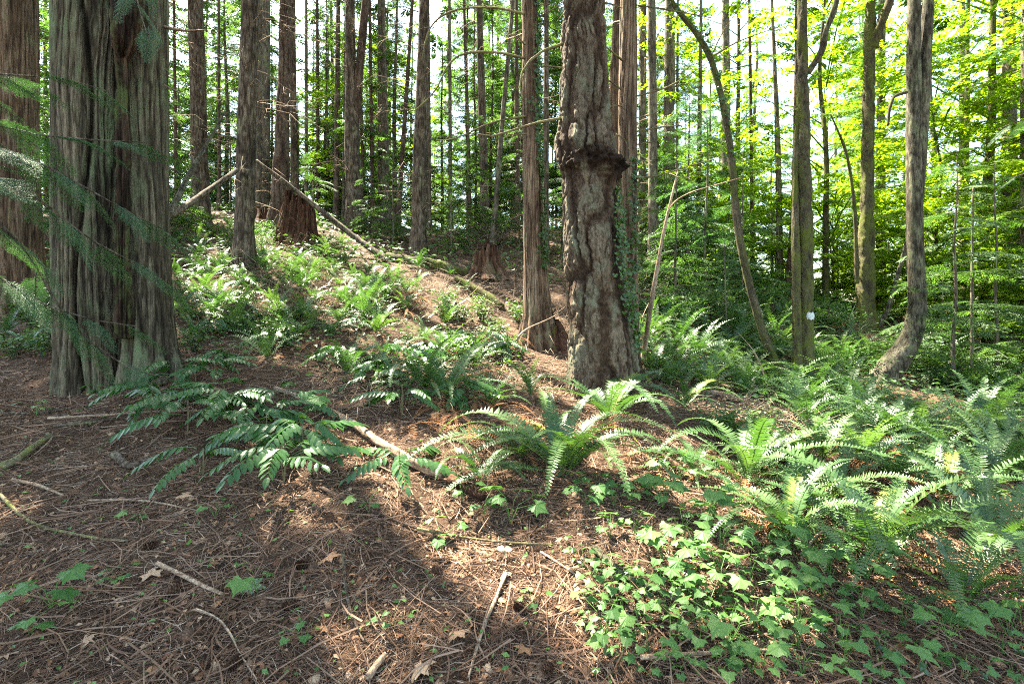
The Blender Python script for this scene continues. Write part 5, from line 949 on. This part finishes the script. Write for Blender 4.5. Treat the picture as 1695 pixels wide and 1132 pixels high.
for k_, (px, py, lab) in enumerate([(487, 945, 'cone lying left of the middle floor leaf'), (515, 955, 'second cone close right beside the first'), (495, 1010, 'cone below the pair of cones'), (545, 855, 'cone just below the nearest glossy shrub'), (235, 913, 'cone beside the mossy end of the curved stick'), (310, 1065, 'cone in dark litter on the lower left'), (915, 1110, 'cone at the bottom right of the tan stick'), (850, 1005, 'cone right of the tan stick top'), (270, 995, 'cone between short thick stick and white twig'), (735, 955, 'cone in the sunny litter'), (400, 1090, 'cone beside the thin white twig')]):
    o = link(CM, 'pine_cone', None, G(px, py)[0]+[0, 0, .018]); o.rotation_euler = (k_, U(-.2, .2), k_*1.7); o.scale = (1.15,)*3; tag(o, lab, 'cone')

# ------------------------------------------------------------------ hemlock boughs hanging in from the left
o0 = np.array([-4.5, 3.6, float(H(-4.5, 3.6))]); hs = thing('hemlock_sapling', 'near hemlock whose feathery boughs hang in front of the massive cedar', 'sapling', o0)
V, T, Q, h = tube([o0-[0, 0, .1], o0+[.05, .1, 1.6], o0+[-.05, .2, 3.6], o0+[.1, .3, 6.5]], [.05, .04, .03, .01], step=.05, nseg=14, style='plain', seed=950); link(mk_mesh('trunk', V-o0, [T, Q], M['hemlock'], None, True, h=h), 'trunk', hs)
def arch_branch(t_, q, r0, boughs, seed, s0=.35, smax=.62):
    boughs = max(4, int(boughs*.65))
    pts = [P(*a_) for a_ in q]; r_ = np.random.default_rng(seed); limb(t_, [pts[0]]+pts[1:], np.linspace(r0, .003, len(pts)), 'hemlock', 'branch', seed, 8, 'plain'); Q2, rr, s = resample(pts, np.ones(len(pts)), .05); org = np.array(t_.location)
    for k_ in range(boughs):
        f = .12+.88*(k_+.5)/boughs; i_ = min(int(f*len(Q2)), len(Q2)-3); tg = Q2[i_+2]-Q2[i_]; tg /= np.linalg.norm(tg); sd = 1 if k_ % 2 else -1; lat = np.cross(tg, [0, 0, 1])*sd
        d = tg*.8+lat*(.75 if k_ < boughs-1 else .1)+np.array([0, 0, -.18+r_.uniform(-.2, .1)]); o = link(NB[k_ % 2], 'bough', t_); sc_ = (s0+(smax-s0)*(1-f)*r_.uniform(.6, 1.2))*1.12
        m_ = frames((Q2[i_]-org)[None], d[None], (0, 0, 1), sc_, np.array([r_.uniform(-.4, .4)]))[0]; o.matrix_local = Matrix(m_.tolist())
arch_branch(hs, [(-170, 180, 3.7), (-40, 195, 4.0), (60, 225, 4.3), (150, 232, 4.5), (240, 236, 4.7)], .014, 12, 951)
arch_branch(hs, [(-170, 90, 3.7), (-50, 120, 3.9), (30, 125, 4.1), (110, 130, 4.3), (175, 150, 4.4)], .012, 10, 952)
arch_branch(hs, [(-170, 260, 3.7), (-40, 235, 3.8), (60, 265, 4.0), (140, 310, 4.2), (210, 350, 4.4), (290, 390, 4.6)], .014, 13, 953)
arch_branch(hs, [(-170, 300, 3.7), (0, 290, 3.8), (80, 340, 4.0), (150, 400, 4.2), (215, 430, 4.4), (280, 470, 4.6)], .013, 12, 954)
arch_branch(hs, [(-170, 330, 3.7), (-20, 350, 3.8), (55, 425, 4.1), (90, 500, 4.3), (140, 560, 4.5), (220, 615, 4.7), (300, 628, 4.8)], .017, 12, 955)
arch_branch(hs, [(-170, 380, 3.7), (-30, 440, 3.9), (60, 500, 4.2), (150, 530, 4.4), (230, 540, 4.6)], .011, 9, 956)
0 and arch_branch(hs, [(-170, 20, 3.7), (-60, 60, 3.9), (0, 90, 4.1), (60, 100, 4.3)], .011, 7, 957)
# boughs hanging before the cedar top and in the right corner
arch_branch(big, [(210, -90, 5.3), (222, -20, 5.0), (235, 30, 4.8), (245, 60, 4.7)], .014, 5, 958)
o1 = np.array([8.6, 6.4, float(H(8.6, 6.4))]); hr = thing('hemlock_sapling', 'hemlock whose dark boughs enter from the upper right edge', 'sapling', o1)
V, T, Q, h = tube([o1-[0, 0, .1], o1+[.05, .1, 3.6], o1+[.1, .3, 8.5]], [.08, .06, .01], step=.05, nseg=14, style='plain', seed=960); link(mk_mesh('trunk', V-o1, [T, Q], M['hemlock'], None, True, h=h), 'trunk', hr)
arch_branch(hr, [(1910, 40, 6.5), (1780, 50, 6.6), (1700, 65, 6.8), (1640, 90, 6.9)], .014, 9, 961, .32, .5)
arch_branch(hr, [(1910, 160, 6.5), (1780, 170, 6.6), (1700, 195, 6.8), (1650, 215, 6.9)], .014, 9, 962, .32, .5)
arch_branch(hr, [(1910, 260, 6.5), (1800, 260, 6.6), (1720, 280, 6.8), (1660, 300, 6.9)], .014, 7, 963, .32, .5)
print('objects', len(bpy.data.objects))
